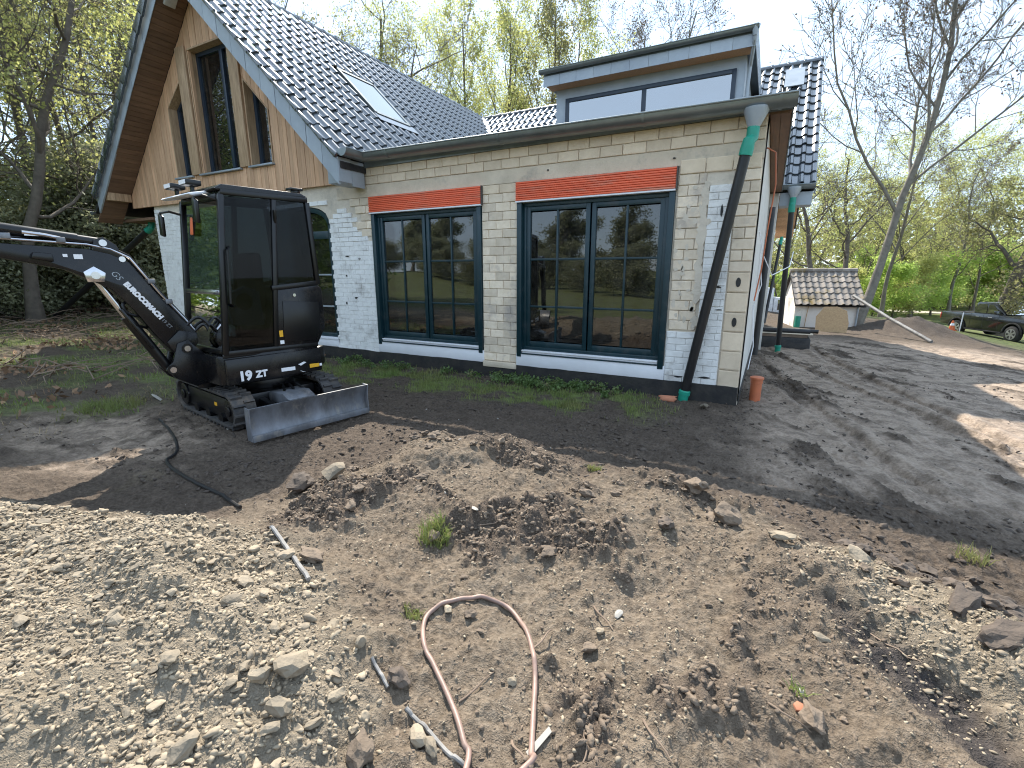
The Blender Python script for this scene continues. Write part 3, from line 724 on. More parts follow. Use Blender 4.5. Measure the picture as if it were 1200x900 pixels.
# gable inner wall behind the boards with the three openings
mb = MB()
for a, b in ((-13.2, -11.85), (-11.25, -10.91), (-9.57, -9.25), (-8.59, -6.7)):
    n_ = 8
    for i in range(n_):
        p, q = a + (b - a) * i / n_, a + (b - a) * (i + 1) / n_
        mb.prism([(p, 3.46), (q, 3.46), (q, max(3.47, zs(q))), (p, max(3.47, zs(p)))], XYZ, .001, .2)
mb.build('gable_wall', M['post'], house)
def gable_window(w, mullions):
    x0, x1, z0 = w[0], w[1], w[2]
    xs = [x0] + ([AX] if x0 < AX < x1 and False else []) + list(np.linspace(x0, x1, 9))[1:]
    tops = [(x, win_top(w, x)) for x in xs]
    out = [(x0, z0), (x1, z0)] + tops[::-1]
    t = .075
    inn = [(x0 + t, z0 + t), (x1 - t, z0 + t)] + [(min(max(x, x0 + t), x1 - t), z - t) for x, z in tops[::-1]]
    n_ = len(out); m_ = MB(); Y0, Y1 = .10, .17
    vs = [(u, Y0, v) for u, v in out] + [(u, Y0, v) for u, v in inn] + [(u, Y1, v) for u, v in out] + [(u, Y1, v) for u, v in inn]
    fs = []
    for i in range(n_):
        j = (i + 1) % n_; fs += [(i, j, n_ + j, n_ + i), (n_ + i, n_ + j, 3 * n_ + j, 3 * n_ + i), (2 * n_ + i, 3 * n_ + i, 3 * n_ + j, 2 * n_ + j)]
    m_.add(vs, fs)
    o = m_.build('gable_window', M['navy'], house)
    for mx in mullions:
        s = MB(); s.box(mx - .045, mx + .045, Y0 - .01, Y1, z0 + t, win_top(w, mx) - t); s.build('mullion', M['navy'], o, bevel=.004)
    ed = [x0 + t] + list(mullions) + [x1 - t]
    for a, b in zip(ed, ed[1:]):
        pts = [(a, z0 + t), (b, z0 + t)] + [(x, win_top(w, x) - t) for x in np.linspace(b, a, 5)]
        s = MB(); s.prism(pts, XYZ, .135, .141); s.build('pane', M['pane'], o)
        s = MB(); wv = []
        n2 = 16
        for i in range(n2 + 1):
            x = a + (b - a) * .32 * i / n2; yy = .40 + .03 * math.sin(i * 2.1)
            wv += [(x, yy, z0 + .05), (x, yy, win_top(w, a) - .15)]
        s.add(wv, [(2 * i, 2 * i + 2, 2 * i + 3, 2 * i + 1) for i in range(n2)]); s.build('curtain', M['curtain'], o, smooth=True)
    # wooden reveal and sill
    s = MB(); s.box(x0 - .03, x0 - .001, CY - .012, .10, z0, win_top(w, x0)); s.box(x1 + .001, x1 + .03, CY - .012, .10, z0, win_top(w, x1))
    for p, q in zip(tops, tops[1:]):
        s.prism([(p[0], p[1]), (q[0], q[1]), (q[0], q[1] + .03), (p[0], p[1] + .03)], XYZ, CY - .012, .10)
    s.build('reveal', M['post'], o)
    s = MB(); s.box(x0 - .06, x1 + .06, CY - .07, .10, z0 - .035, z0 - .002); s.build('sill', M['zinc'], o, bevel=.004)
gable_window(wins[0], []); gable_window(wins[1], [-10.05]); gable_window(wins[2], [])
for px0, px1 in ((-11.24, -10.93), (-9.56, -9.27)):                        # posts between the windows
    s = MB(); s.box(px0, px1, CY - .05, CY - .008, 3.70, min(zs(px0), zs(px1)) - .05); s.build('timber_post', M['post'], house, bevel=.006)
# ---- eaves underside: planks run front to back, one above another
GY0 = -.60
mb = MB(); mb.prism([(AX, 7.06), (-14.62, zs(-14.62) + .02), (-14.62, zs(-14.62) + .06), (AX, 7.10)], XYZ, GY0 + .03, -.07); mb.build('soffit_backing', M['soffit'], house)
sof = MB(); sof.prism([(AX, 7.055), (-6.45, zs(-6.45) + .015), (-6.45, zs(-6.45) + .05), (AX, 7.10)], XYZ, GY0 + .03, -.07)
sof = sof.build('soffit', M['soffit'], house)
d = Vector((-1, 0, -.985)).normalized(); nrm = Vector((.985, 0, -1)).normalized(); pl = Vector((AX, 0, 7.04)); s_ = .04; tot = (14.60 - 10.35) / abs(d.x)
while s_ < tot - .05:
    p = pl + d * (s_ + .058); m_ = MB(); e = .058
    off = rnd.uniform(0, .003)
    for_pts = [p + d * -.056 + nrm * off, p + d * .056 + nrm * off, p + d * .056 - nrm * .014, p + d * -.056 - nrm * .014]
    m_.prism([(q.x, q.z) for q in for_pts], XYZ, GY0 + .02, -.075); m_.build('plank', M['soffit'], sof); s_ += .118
s = MB(); s.box(-14.12, -13.94, GY0 + .05, -.08, zs(-14.1) - .02, zs(-14.1) + .20); s.build('purlin', M['post'], house, bevel=.008)
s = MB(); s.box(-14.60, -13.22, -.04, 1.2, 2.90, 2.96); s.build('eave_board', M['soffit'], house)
s = MB(); s.box(-.14, .14, -.1, .1, -.03, .03); s.build('eave_lamp', M['curtain'], house, bevel=.01, loc=(-10.62, -.38, zs(-10.62) - .05), rot=(0, -.78, 0))
# ---- zinc barge boards, sheet by sheet
def barge(side):
    top_ = MB(); x_end = AX + side * 4.02
    core = MB(); core.prism([(AX, zg(AX) - .03), (x_end, zg(x_end) - .03), (x_end, zs(x_end) - .02), (AX, zs(AX) + .04)], XYZ, GY0 + .004, GY0 + .03)
    o = core.build('barge_board', M['zinc'], house)
    n_ = 12
    for i in range(n_):
        a, b = AX + (x_end - AX) * i / n_, AX + (x_end - AX) * (i + 1) / n_
        lap = (b - a) * .03
        y = GY0 - .004 - .003 * (i % 2)
        s = MB(); s.prism([(a + (lap if i else 0), zg(a + lap) - .05), (b, zg(b) - .05), (b, zs(b) - .03), (a + (lap if i else 0), zs(a + lap) - .03)], XYZ, y, GY0 + .003)
        s.build('zinc_sheet', M['zinc'], o)
barge(1); barge(-1)
# eave box at the foot of the right barge board
mb = MB(); xe = AX + 4.02
mb.box(xe - .30, xe + .0, GY0 + .05, -.065, 3.09, 3.40); o = mb.build('eave_box', M['zinc'], house, bevel=.004)
s = MB(); s.box(xe + .001, xe + .014, GY0 - .004, -.33, 3.10, 3.47); s.build('zinc_sheet', M['zinc'], o); s = MB(); s.box(xe + .001, xe + .018, -.325, -.05, 3.06, 3.46); s.build('zinc_sheet', M['zinc'], o)

# ---- roof slabs
def slab(name, pts, th, f, a, b, m):
    mb = MB(); mb.prism(pts + [(u, v - th) for u, v in pts[::-1]], f, a, b); return mb.build(name, m, house)
roof_r = slab('gable_roof', [(AX, AZ - .05), (xe + .03, zg(xe + .03) - .05)], .10, XYZ, GY0 + .031, 14.9, M['bitumen'])
slab('gable_roof_back', [(-14.65, zg(-14.65) - .05), (AX - .003, AZ - .05)], .10, XYZ, GY0 + .031, 14.9, M['bitumen'])
YZ = lambda u, v, w: (w, u, v)
roof_w = slab('wing_roof', [(EV_Y, EV_Z - .05), (RG_Y, RG_Z - .05)], .10, YZ, -10.3, .62, M['bitumen'])
slab('wing_roof_back', [(RG_Y + .003, RG_Z - .05), (14.95, RG_Z - KW * 4.55 - .05)], .10, YZ, -10.3, .62, M['bitumen'])
# ---- roof tiles: a flat pan and a roll; local x across, local -y down the slope, z up
def tile_mesh(w, ln, material, seed, roll=.45):
    us = [0, .18, .36, .50, .60, .70, .82, .93, 1.0]
    zz = [.016, .004, 0, .004, .026, .044, .050, .040, .016]
    vs = []; fs = []
    for y, lift in ((0, .0), (-ln * 1.08, .030)):
        for u, z in zip(us, zz): vs.append(((u - .5) * w * 1.01, y, z + lift))
    n_ = len(us)
    for u, z in zip(us, zz): vs.append(((u - .5) * w * 1.01, -ln * 1.08, z + .030 - .026))
    for i in range(n_ - 1):
        fs.append((i, n_ + i, n_ + i + 1, i + 1)); fs.append((n_ + i, 2 * n_ + i, 2 * n_ + i + 1, n_ + i + 1))
    me = MB().add(vs, fs).mesh('roof_tile', material, smooth=True, angle=50, fix=False)
    return me
T_BIG = tile_mesh(.226, .368, M['tile'], 1)
def lay_tiles(parent, mesh, origin, across, down, ncol, nrow, w, ln, keep, limit, name='roof_tile', view=True):
    across, down = Vector(across).normalized(), Vector(down).normalized(); nn = across.cross(-down).normalized()
    spots = []
    for r_ in range(nrow):
        for c in range(ncol):
            p = Vector(origin) + across * ((c + .5) * w) + down * (r_ * ln)
            if keep(p): spots.append(p)
    spots.sort(key=lambda p: (p - Vector(EYE)).length)
    rot = Matrix((across, -down, nn)).transposed()
    e = rot.to_euler()
    for p in spots[:limit]:
        jz = rnd.uniform(-.004, .004)
        link(name, mesh, parent, p, (e.x + rnd.gauss(0, .010), e.y + rnd.gauss(0, .012), e.z + jz * 1.5))
    rest = spots[limit:]
    if rest:
        co = np.array([v.co for v in mesh.vertices]); fc = np.array([list(q.vertices) for q in mesh.polygons])
        R3 = np.array(rot); base = co @ R3.T
        V = np.concatenate([base + np.array(p) for p in rest]); F = np.concatenate([fc + i * len(co) for i in range(len(rest))])
        tf = np_mesh('tile_field', V, F, M['tile'], True); tf.set_sharp_from_angle(angle=math.radians(50))
        tag(link('tile_field', tf, parent), kind='stuff')
# skylight opening in the gable slope
SK = (1.98, 3.06, -8.90, -7.86)
def keep_g(p):
    if SK[0] - .12 < p.y < SK[1] + .12 and SK[2] - .12 < p.x < SK[3] + .12: return False
    if p.y > RG_Y - .4 and p.z < 0: return False
    lim = .6 + (AX + 4.1 - p.x) * 2.9                        # what the gutter and wing hide is left out
    return p.y < min(lim, 10.35)
dsl = Vector((1, 0, -KG)).normalized()
lay_tiles(roof_r, T_BIG, (AX + .02, GY0 - .06, AZ - .02), (0, 1, 0), dsl, 49, 15, .226, .368, keep_g, 300)
# left slope: only its verge tiles and edge are ever seen
for side in (1, -1):
    for i in range(15):
        t = .09 + i * .368; p = Vector((AX + side * t * abs(dsl.x), 0, AZ + dsl.z * t)); q = p + Vector((side * dsl.x, 0, dsl.z)) * .40
        up = Vector((side * KG, 0, 1)).normalized(); dn = .05 if side > 0 else .17; s = MB()
        a, b = p + up * .03, q + up * .06
        s.prism([(a.x, a.z), (b.x, b.z), (b.x - up.x * (dn + .03), b.z - up.z * (dn + .03)), (a.x - up.x * dn * .8, a.z - up.z * dn * .8)], XYZ, GY0 - .085, GY0 - .04)
        s.build('verge_tile', M['tile'], roof_r, bevel=.006)
def ridge(parent, p, q, n_, r_):
    p, q = Vector(p), Vector(q)
    for i in range(n_):
        a = p + (q - p) * (i / n_); b = p + (q - p) * ((i + 1.06) / n_); s = MB()
        s.tube([a, a + (b - a) * .85, a + (b - a) * .86, b], [r_ * .86, r_ * .94, r_ * 1.08, r_ * 1.1], 10)
        s.build('ridge_tile', M['tile'], parent, smooth=True)
ridge(roof_r, (AX, GY0 - .08, AZ + .0), (AX, RG_Y, AZ - .01), 30, .09)
# wing front slope
dsw = Vector((0, -1, -KW)).normalized()
LW = math.hypot(RG_Y - EV_Y, RG_Z - EV_Z)
VX = .64
def keep_w(p):
    if -5.3 < p.x < -.92: return False
    if p.x > -1: return not (-.06 < p.x < .36 and 6.55 < p.z < 7.05 and False)
    return p.z > 5.0 and p.x > AX + (7.34 - p.z) * .9
lay_tiles(roof_w, T_BIG, (VX - 49 * .226, RG_Y - .02, RG_Z - .03), (1, 0, 0), dsw, 49, 15, .226, LW / 15 - .003, keep_w, 300)
ridge(roof_w, (-10.3, RG_Y, RG_Z), (VX, RG_Y, RG_Z), 27, .085)
s = MB(); p = [(EV_Y, EV_Z + .02), (RG_Y, RG_Z + .02), (RG_Y, RG_Z - .20), (EV_Y, EV_Z - .20)]
s.prism(p, YZ, VX - .02, VX + .01); s.build('verge_board', M['tile'], roof_w)
s = MB(); s.prism([(RG_Y, RG_Z + .0), (14.95, RG_Z - KW * 4.55), (14.95, RG_Z - KW * 4.55 - .2), (RG_Y, RG_Z - .20)], YZ, VX - .02, VX + .01); s.build('verge_board', M['tile'], roof_w)
# planked underside of the far verge
und = MB(); und.prism([(RG_Y + .3, RG_Z - KW * .3 - .17), (14.9, RG_Z - KW * 4.5 - .17), (14.9, RG_Z - KW * 4.5 - .155), (RG_Y + .3, RG_Z - KW * .3 - .155)], YZ, -.02, .6)
und = und.build('verge_soffit', M['soffit'], house)
for i in range(46):
    yy = RG_Y + .35 + i * .098; zz = RG_Z - KW * (yy - RG_Y) - .172; s = MB()
    s.prism([(yy, zz), (yy + .09, zz - KW * .09), (yy + .09, zz - KW * .09 - .014), (yy, zz - .014)], YZ, -.01, .6); s.build('plank', M['clad'], und)
# valley flashing
s = MB(); s.beam((-10.25, RG_Y - .05, RG_Z + .03), (-7.0, 6.4, 3.95 + .2), .2, .02); s.build('valley_flashing', M['zinc'], house)
# skylight
def on_g(x, y, h): 
    n_ = Vector((KG, 0, 1)).normalized(); return Vector((x, y, zg(x))) + n_ * h
s = MB()
for (xa, ya), (xb, yb) in (((SK[2], SK[0]), (SK[3], SK[0])), ((SK[3], SK[0]), (SK[3], SK[1])), ((SK[3], SK[1]), (SK[2], SK[1])), ((SK[2], SK[1]), (SK[2], SK[0]))):
    s.beam(on_g(xa, ya, .035), on_g(xb, yb, .035), .08, .07, (KG, 0, 1))
sk = s.build('skylight', M['gutter'], house)
s = MB(); s.add([on_g(SK[2] + .04, SK[0] + .04, .055), on_g(SK[3] - .04, SK[0] + .04, .055), on_g(SK[3] - .04, SK[1] - .04, .055), on_g(SK[2] + .04, SK[1] - .04, .055)], [(0, 1, 2, 3)])
s.build('pane', M['skylight'], sk)
s = MB(); s.add([on_g(SK[3] + .02, SK[0] - .1, .055), on_g(SK[3] + .20, SK[0] - .1, .06), on_g(SK[3] + .20, SK[1] + .1, .06), on_g(SK[3] + .02, SK[1] + .1, .055)], [(0, 1, 2, 3)]); s.build('apron', M['tile'], sk)
# grey sheet let into the wing roof by the verge
def on_w(x, y, h): return Vector((x, y, EV_Z + KW * (y - EV_Y))) + Vector((0, -KW, 1)).normalized() * h
s = MB(); c = [on_w(-.22, 9.32, .06), on_w(.235, 9.32, .06), on_w(.235, 10.08, .06), on_w(-.22, 10.08, .06)]; c2 = [q + Vector((0, -KW, 1)).normalized() * .02 for q in c]
s.add(c + c2, [(4, 5, 6, 7), (0, 1, 5, 4), (1, 2, 6, 5), (2, 3, 7, 6), (3, 0, 4, 7)]); s.build('cover_sheet', M['zinc'], house)

# ---- flat roof of the front wing: roof, overhang on the right, gutter
mb = MB(); mb.box(-6.7, .03, -.02, 5.94, 3.40, 3.49); mb.build('flat_roof', M['bitumen'], house)
mb = MB(); mb.box(-6.3, .02, -.045, -.021, 3.395, 3.50); mb.build('fascia', M['gutter'], house)
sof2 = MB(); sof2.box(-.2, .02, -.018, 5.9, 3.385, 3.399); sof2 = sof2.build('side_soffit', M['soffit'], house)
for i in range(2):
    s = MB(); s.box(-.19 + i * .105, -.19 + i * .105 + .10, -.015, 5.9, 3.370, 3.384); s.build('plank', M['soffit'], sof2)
s = MB(); s.box(.022, .034, -.02, 5.9, 3.36, 3.50); s.build('side_fascia', M['gutter'], house)
def gutter(name, pts, r_, parent, m=M['gutter'], seg=9, ends=True):
    """half-round gutter along pts (level), open side up"""
    s = MB(); pts = [Vector(p) for p in pts]; prof = [(math.cos(a), math.sin(a)) for a in np.linspace(PI, 2 * PI, seg)]
    vs = []; fs = []
    for i, p in enumerate(pts):
        d1 = (pts[min(i + 1, len(pts) - 1)] - p); d0 = (p - pts[max(0, i - 1)])
        d0 = d0 if d0.length > 0 else d1; d1 = d1 if d1.length > 0 else d0
        n0 = Vector((d0.y, -d0.x, 0)).normalized(); n1 = Vector((d1.y, -d1.x, 0)).normalized()
        b = (n0 + n1).normalized(); b = b / max(.3, b.dot(n0))
        for rr in (1.0, .94):
            for c, sn in prof: vs.append(p + b * c * r_ * rr + Vector((0, 0, sn * r_ * rr)))
    k = 2 * seg
    for i in range(len(pts) - 1):
        for j in range(seg - 1):
            fs.append((i * k + j, i * k + j + 1, (i + 1) * k + j + 1, (i + 1) * k + j)); fs.append((i * k + seg + j, (i + 1) * k + seg + j, (i + 1) * k + seg + j + 1, i * k + seg + j + 1))
        for j in (0, seg - 1): fs.append((i * k + j, (i + 1) * k + j, (i + 1) * k + seg + j, i * k + seg + j))
    for i in (0, len(pts) - 1): fs.append(tuple(i * k + j for j in range(seg)))
    s.add(vs, fs); o = s.build(name, m, parent, smooth=True, angle=50)
    bead = MB()
    for sgn in (1,):
        pp = []
        for i, p in enumerate(pts):
            d1 = (pts[min(i + 1, len(pts) - 1)] - p); d0 = (p - pts[max(0, i - 1)]); d0 = d0 if d0.length > 0 else d1; d1 = d1 if d1.length > 0 else d0
            n0 = Vector((d0.y, -d0.x, 0)).normalized(); n1 = Vector((d1.y, -d1.x, 0)).normalized(); b = (n0 + n1).normalized(); b = b / max(.3, b.dot(n0))
            pp.append(p + b * r_ + Vector((0, 0, .004)))
        bead.tube(pp, .012, 8)
    bead.build('gutter_bead', m, o, smooth=True)
    return o
GR = .112
g = gutter('gutter', [(xe + .14, GY0 - .04, 3.57), (xe + .14, -.185, 3.56), (.06, -.185, 3.485)], GR, house)
for x in (-5.6, -3.55, -1.55, -.1):
    s = MB(); vs = []
    prof = [(math.cos(a), math.sin(a)) for a in np.linspace(PI, 2 * PI, 10)]
    for w in (x - .018, x + .018):
        for rr in (GR + .006,):
            for c, sn in prof: vs.append((w, -.185 + c * rr, 3.485 + (.06 - x) * .0121 + sn * rr))
    s.add(vs, [(i, i + 1, 11 + i, 10 + i) for i in range(9)]); s.build('gutter_joint', M['gutter'], g, smooth=True)
g2 = gutter('wing_gutter', [(-.05, EV_Y - .10, EV_Z - .02), (VX, EV_Y - .10, EV_Z - .03)], .085, house)
# left eave gutter of the gable
gutter('eave_gutter', [(-14.75, 6, 3.10), (-14.75, GY0 - .02, 3.10)], .08, house)

# ---- flat-roofed dormer on the wing
DY = 6.0
mb = MB(); mb.box(-5.38, -.95, DY + .02, 9.6, 4.9, 6.22); dorm = mb.build('dormer', M['zinc'], house)
mb = MB(); mb.box(-5.55, -.78, DY - .42, 10.6, 6.28, 6.56); mb.build('dormer_roof', M['gutter'], dorm, bevel=.01)
n_ = 11
for i in range(n_):
    a = -5.55 + (4.77) * i / n_; b = -5.55 + 4.77 * (i + 1) / n_; s = MB(); s.box(a + .003, b - .003, DY - .432 - .002 * (i % 2), DY - .421, 6.20, 6.43); s.build('fascia_sheet', M['zinc'], dorm)
gutter('dormer_gutter', [(-5.62, DY - .50, 6.53), (-.74, DY - .50, 6.53)], .075, dorm)
s = MB(); s.box(-5.50, -.82, DY - .41, DY + .02, 6.222, 6.279); s.build('dormer_soffit', M['clad'], dorm)
s = MB(); s.box(-.78, -.765, DY - .43, 9.9, 6.20, 6.62); s.build('fascia_sheet', M['zinc'], dorm)
wx0, wx1 = -5.10, -1.12
f = MB(); z0, z1 = 4.98, 5.98
for a, b, c, d_ in ((wx0, wx0 + .09, z0, z1), (wx1 - .09, wx1, z0, z1), (wx0 + .09, wx1 - .09, z1 - .09, z1), (wx0 + .09, wx1 - .09, z0, z0 + .09), ((wx0 + wx1) / 2 - .05, (wx0 + wx1) / 2 + .05, z0 + .09, z1 - .09)):
    f.box(a, b, DY - .05, DY + .019, c, d_)
dw = f.build('dormer_window', M['navy'], dorm, bevel=.004)
for a, b in ((wx0 + .09, (wx0 + wx1) / 2 - .05), ((wx0 + wx1) / 2 + .05, wx1 - .09)):
    s = MB(); s.box(a, b, DY - .02, DY - .014, z0 + .09, z1 - .09)
    pn = link('pane', s.mesh('pane', M['pane_sky']), dw)
s = MB()
pth = [(-.80, DY - .50, 6.50), (-.80, DY - .48, 6.30), (-.86, DY - .1, 5.95), (-.87, DY - .08, 5.7), (-.88, DY - .08, 4.9)]
s.tube(pth, .038, 10); s.build('dormer_downpipe', M['zinc'], dorm, smooth=True)
s = MB(); s.tube([(-.80, DY - .50, 6.55), (-.80, DY - .50, 6.36)], [.085, .04], 10); s.build('funnel', M['zinc'], dorm, smooth=True)

# funnels under the gutters
s = MB(); s.tube([(-.33, -.185, 3.41), (-.33, -.185, 3.38), (-.34, -.185, 3.22)], [.135, .13, .06], 14); s.build('gutter_funnel', M['zinc'], house, smooth=True)
s = MB(); s.tube([(.26, EV_Y - .10, EV_Z - .06), (.26, EV_Y - .1, EV_Z - .12), (.255, EV_Y - .10, EV_Z - .28)], [.14, .13, .055], 14); s.build('gutter_funnel', M['zinc'], house, smooth=True)
# box eave behind the wing gutter
s = MB(); s.box(.0, VX - .03, EV_Y - .0, EV_Y + .45, EV_Z - .42, EV_Z - .12); s.build('wing_eave_box', M['zinc'], house)
# loose wires at the corner
s = MB(); s.tube([(-.195, .3, 3.1), (-.10, .35, 3.05), (-.06, .4, 2.7), (-.09, .4, 2.2), (-.11, .5, 1.7), (-.15, .45, 1.3)], .009, 6); s.build('orange_wire', M['orangepipe'], house, smooth=True)
s = MB(); s.tube([(-.195, 1.0, 2.2), (-.12, 1.1, 1.9), (.02, 1.3, 1.62), (.25, 2.2, 1.75), (.30, 3, 2.0)], .007, 6); s.tube([(-.15, .6, 1.9), (-.09, .7, 1.5), (-.16, .7, 1.2), (-.1, .5, .7), (-.13, .4, .4)], .006, 6); s.build('white_wire', M['white'], house, smooth=True)

# ================================================================== PIPES ROUND THE HOUSE
def drain_pipe(label, top, foot, r_, elbow_from=None, socket=True, rings=True):
    t = thing('drain_pipe', label, 'drain pipe', foot, group='black drain pipes hung from the gutters')
    o = Vector(foot); top, foot = Vector(top), Vector(foot); d = (top - foot).normalized()
    s = MB(); s.tube([foot - o + d * .06, top - o], r_, 18); s.build('pipe', M['blackpipe'], t, smooth=True)
    if socket:
        s = MB(); a = foot - o
        s.tube([a - d * .08, a + d * .035, a + d * .04, a + d * .085, a + d * .09, a + d * .10], [r_ * 1.08, r_ * 1.08, r_ * 1.26, r_ * 1.26, r_ * 1.12, r_ * 1.03], 18)
        s.build('foot_socket', M['green'], t, smooth=True, angle=30)
    if elbow_from is not None:
        e = Vector(elbow_from) - o; b = top - o; s = MB()
        v1 = Vector((0, 0, -1)); pts = [e, e + v1 * .05, e + v1 * .12 + (b - e) * .1, b + d * .10, b + d * .02, b - d * .05]
        s.tube(pts, [r_ * .95, r_ * 1.12, r_ * 1.12, r_ * 1.12, r_ * 1.24, r_ * 1.24], 18); s.build('elbow', M['green'], t, smooth=True, angle=30)
    return t
f1 = at(802, 467)
drain_pipe('fat black pipe leaning across the facade corner, green elbow on top, green ring at foot', (-.385, -.23, 2.98), (f1.x, min(f1.y, -.10), f1.z + .05), .058, (-.34, -.185, 3.26))
f2 = at(911, 411)
drain_pipe('black pipe standing under the small gutter beside the orange stub, green ring at its foot', (.252, EV_Y - .12, 2.98), (f2.x, f2.y, f2.z + .04), .056, (.255, EV_Y - .10, 3.26))
p4t = (.20, 14.0, 2.7)
drain_pipe('thin black pipe leaning behind the corner of the house in front of the white lorry', p4t, (-.02, 12.9, H(0, 12.9) + .1), .05, (.22, 14.1, 2.95), socket=False)
drain_pipe('black pipe hanging upright close against the white side wall', (-.09, 3.2, 2.75), (-.10, 3.0, .15), .05, None, socket=False)
t5 = Vector(EYE) + ray(163, 266) * ((2.85 - EYE[2]) / ray(163, 266).z)
lf = Vector(EYE) + ray(64, 372) * 19.0
lf.z = H(lf.x, lf.y) + .1
drain_pipe('black pipe slanting down to the bank from the left eave behind the digger boom', (-14.1, .25, 2.72), lf, .07, (-14.0, .3, 3.0), socket=False)

def orange_stub(label, u, v, h, r_):
    p = at(u, v); t = thing('pipe_stub', label, 'pipe stub', p, group='orange ground pipe stubs')
    s = MB(); s.tube([(0, 0, -.1), (0, 0, h - .075), (.0, 0, h - .07), (0, 0, h - .02)], [r_ * .92, r_ * .92, r_, r_], 18); s.build('pipe', M['orangepipe'], t, smooth=True, angle=30)
    s = MB(); s.tube([(0, 0, h - .02), (0, 0, h - .018), (0, 0, h + .006), (0, 0, h + .012)], [r_ * 1.0, r_ * 1.14, r_ * 1.14, r_ * .98], 18); s.build('cap', M['orangepipe'], t, smooth=True, angle=30)
orange_stub('nearer orange plastic pipe stub with a cap, beside the corner of the house', 884, 469, .31, .075)
orange_stub('smaller orange pipe stub further back, beside the black platform', 880, 406, .30, .08)
# broken orange pipe and stones at the leaning pipe's foot
p = at(783, 470); t = thing('pipe_fragment', 'broken orange clay pipe piece lying at the foot of the leaning black pipe', 'pipe piece', p)
s = MB(); prof = []
for w in np.linspace(0, .17, 6):
    pass
vs = []; fs = []; ks = np.linspace(-.3, PI * 1.1, 12)
for i, w in enumerate(np.linspace(-.11, .09, 5)):
    for a in ks:
        j = (.018 * math.sin(a * 5 + 1) if i in (0, 4) else 0); vs.append((w + j, .055 * math.cos(a), .055 * math.sin(a) + .02))
for i in range(4):
    for j in range(11): fs.append((i * 12 + j, i * 12 + j + 1, (i + 1) * 12 + j + 1, (i + 1) * 12 + j))
s.add(vs, fs); o = s.build('shard', M['terracotta'], t, smooth=True); o.rotation_euler = (0, 0, .15)
md = o.modifiers.new('thick', 'SOLIDIFY'); md.thickness = .012

# black platform: low foundation with membrane and a dark roll on it
p = at(915, 402); p.x, p.y = .42, 7.3; p.z = H(.42, 7.3)
t = thing('foundation_block', 'low black sealed foundation slab with dark membrane rolls on top, right of the house', 'foundation', p)
s = MB(); s.box(-1.0, .62, -.35, 1.1, -.25, .26); s.build('plinth', M['bitumen'], t, bevel=.05)
s = MB(); s.box(-1.0, .66, -.28, 1.05, .335, .36); s.build('slab', M['concrete'], t, bevel=.01)
s = MB(); s.tube([(-1.0, -.12, .40), (.60, -.16, .40)], .055, 14); s.build('roll', M['blackpipe'], t, smooth=True)
s = MB(); s.tube([(-1.0, .06, .405), (.78, .03, .40)], .05, 14); s.build('roll', M['blackpipe'], t, smooth=True)
s = MB(); s.box(-.9, .55, -.25, .9, .262, .333); s.build('shadow_gap_batten', M['twig'], t)

# ================================================================== THE MINI DIGGER
def smooth_path(pts, per=8):
    out = []; n_ = len(pts)
    for i in range(n_ - 1):
        p0, p1, p2, p3 = pts[max(i - 1, 0)], pts[i], pts[i + 1], pts[min(i + 2, n_ - 1)]
        for k in range(per):
            t = k / per
            out.append(.5 * ((2 * p1) + (-p0 + p2) * t + (2 * p0 - 5 * p1 + 4 * p2 - p3) * t * t + (-p0 + 3 * p1 - 3 * p2 + p3) * t ** 3))
    return out + [pts[-1]]
EXC = Vector((-5.22, -3.0, 0)); EXC.z = .02
ex = thing('mini_excavator', 'black mini excavator with glazed cab parked by the house, boom reaching left', 'excavator', EXC)
UA, UR = math.radians(262), math.radians(350)
def up_(mb, name, m, bevel=0., smooth=False, par=None, angle=35):          # a part in the frame of the slewed upper body
    o = mb.build(name, m, par or ex, bevel, smooth, angle=angle)
    if par is None: o.rotation_euler = (0, 0, UA)
    return o
def un_(mb, name, m, bevel=0., smooth=False, par=None, off=(.0, -.03)):
    o = mb.build(name, m, par or ex, bevel, smooth)
    if par is None: o.rotation_euler = (0, 0, UR); o.location = (off[0], off[1], 0)
    return o
XZ = lambda u, v, w: (u, w, v)
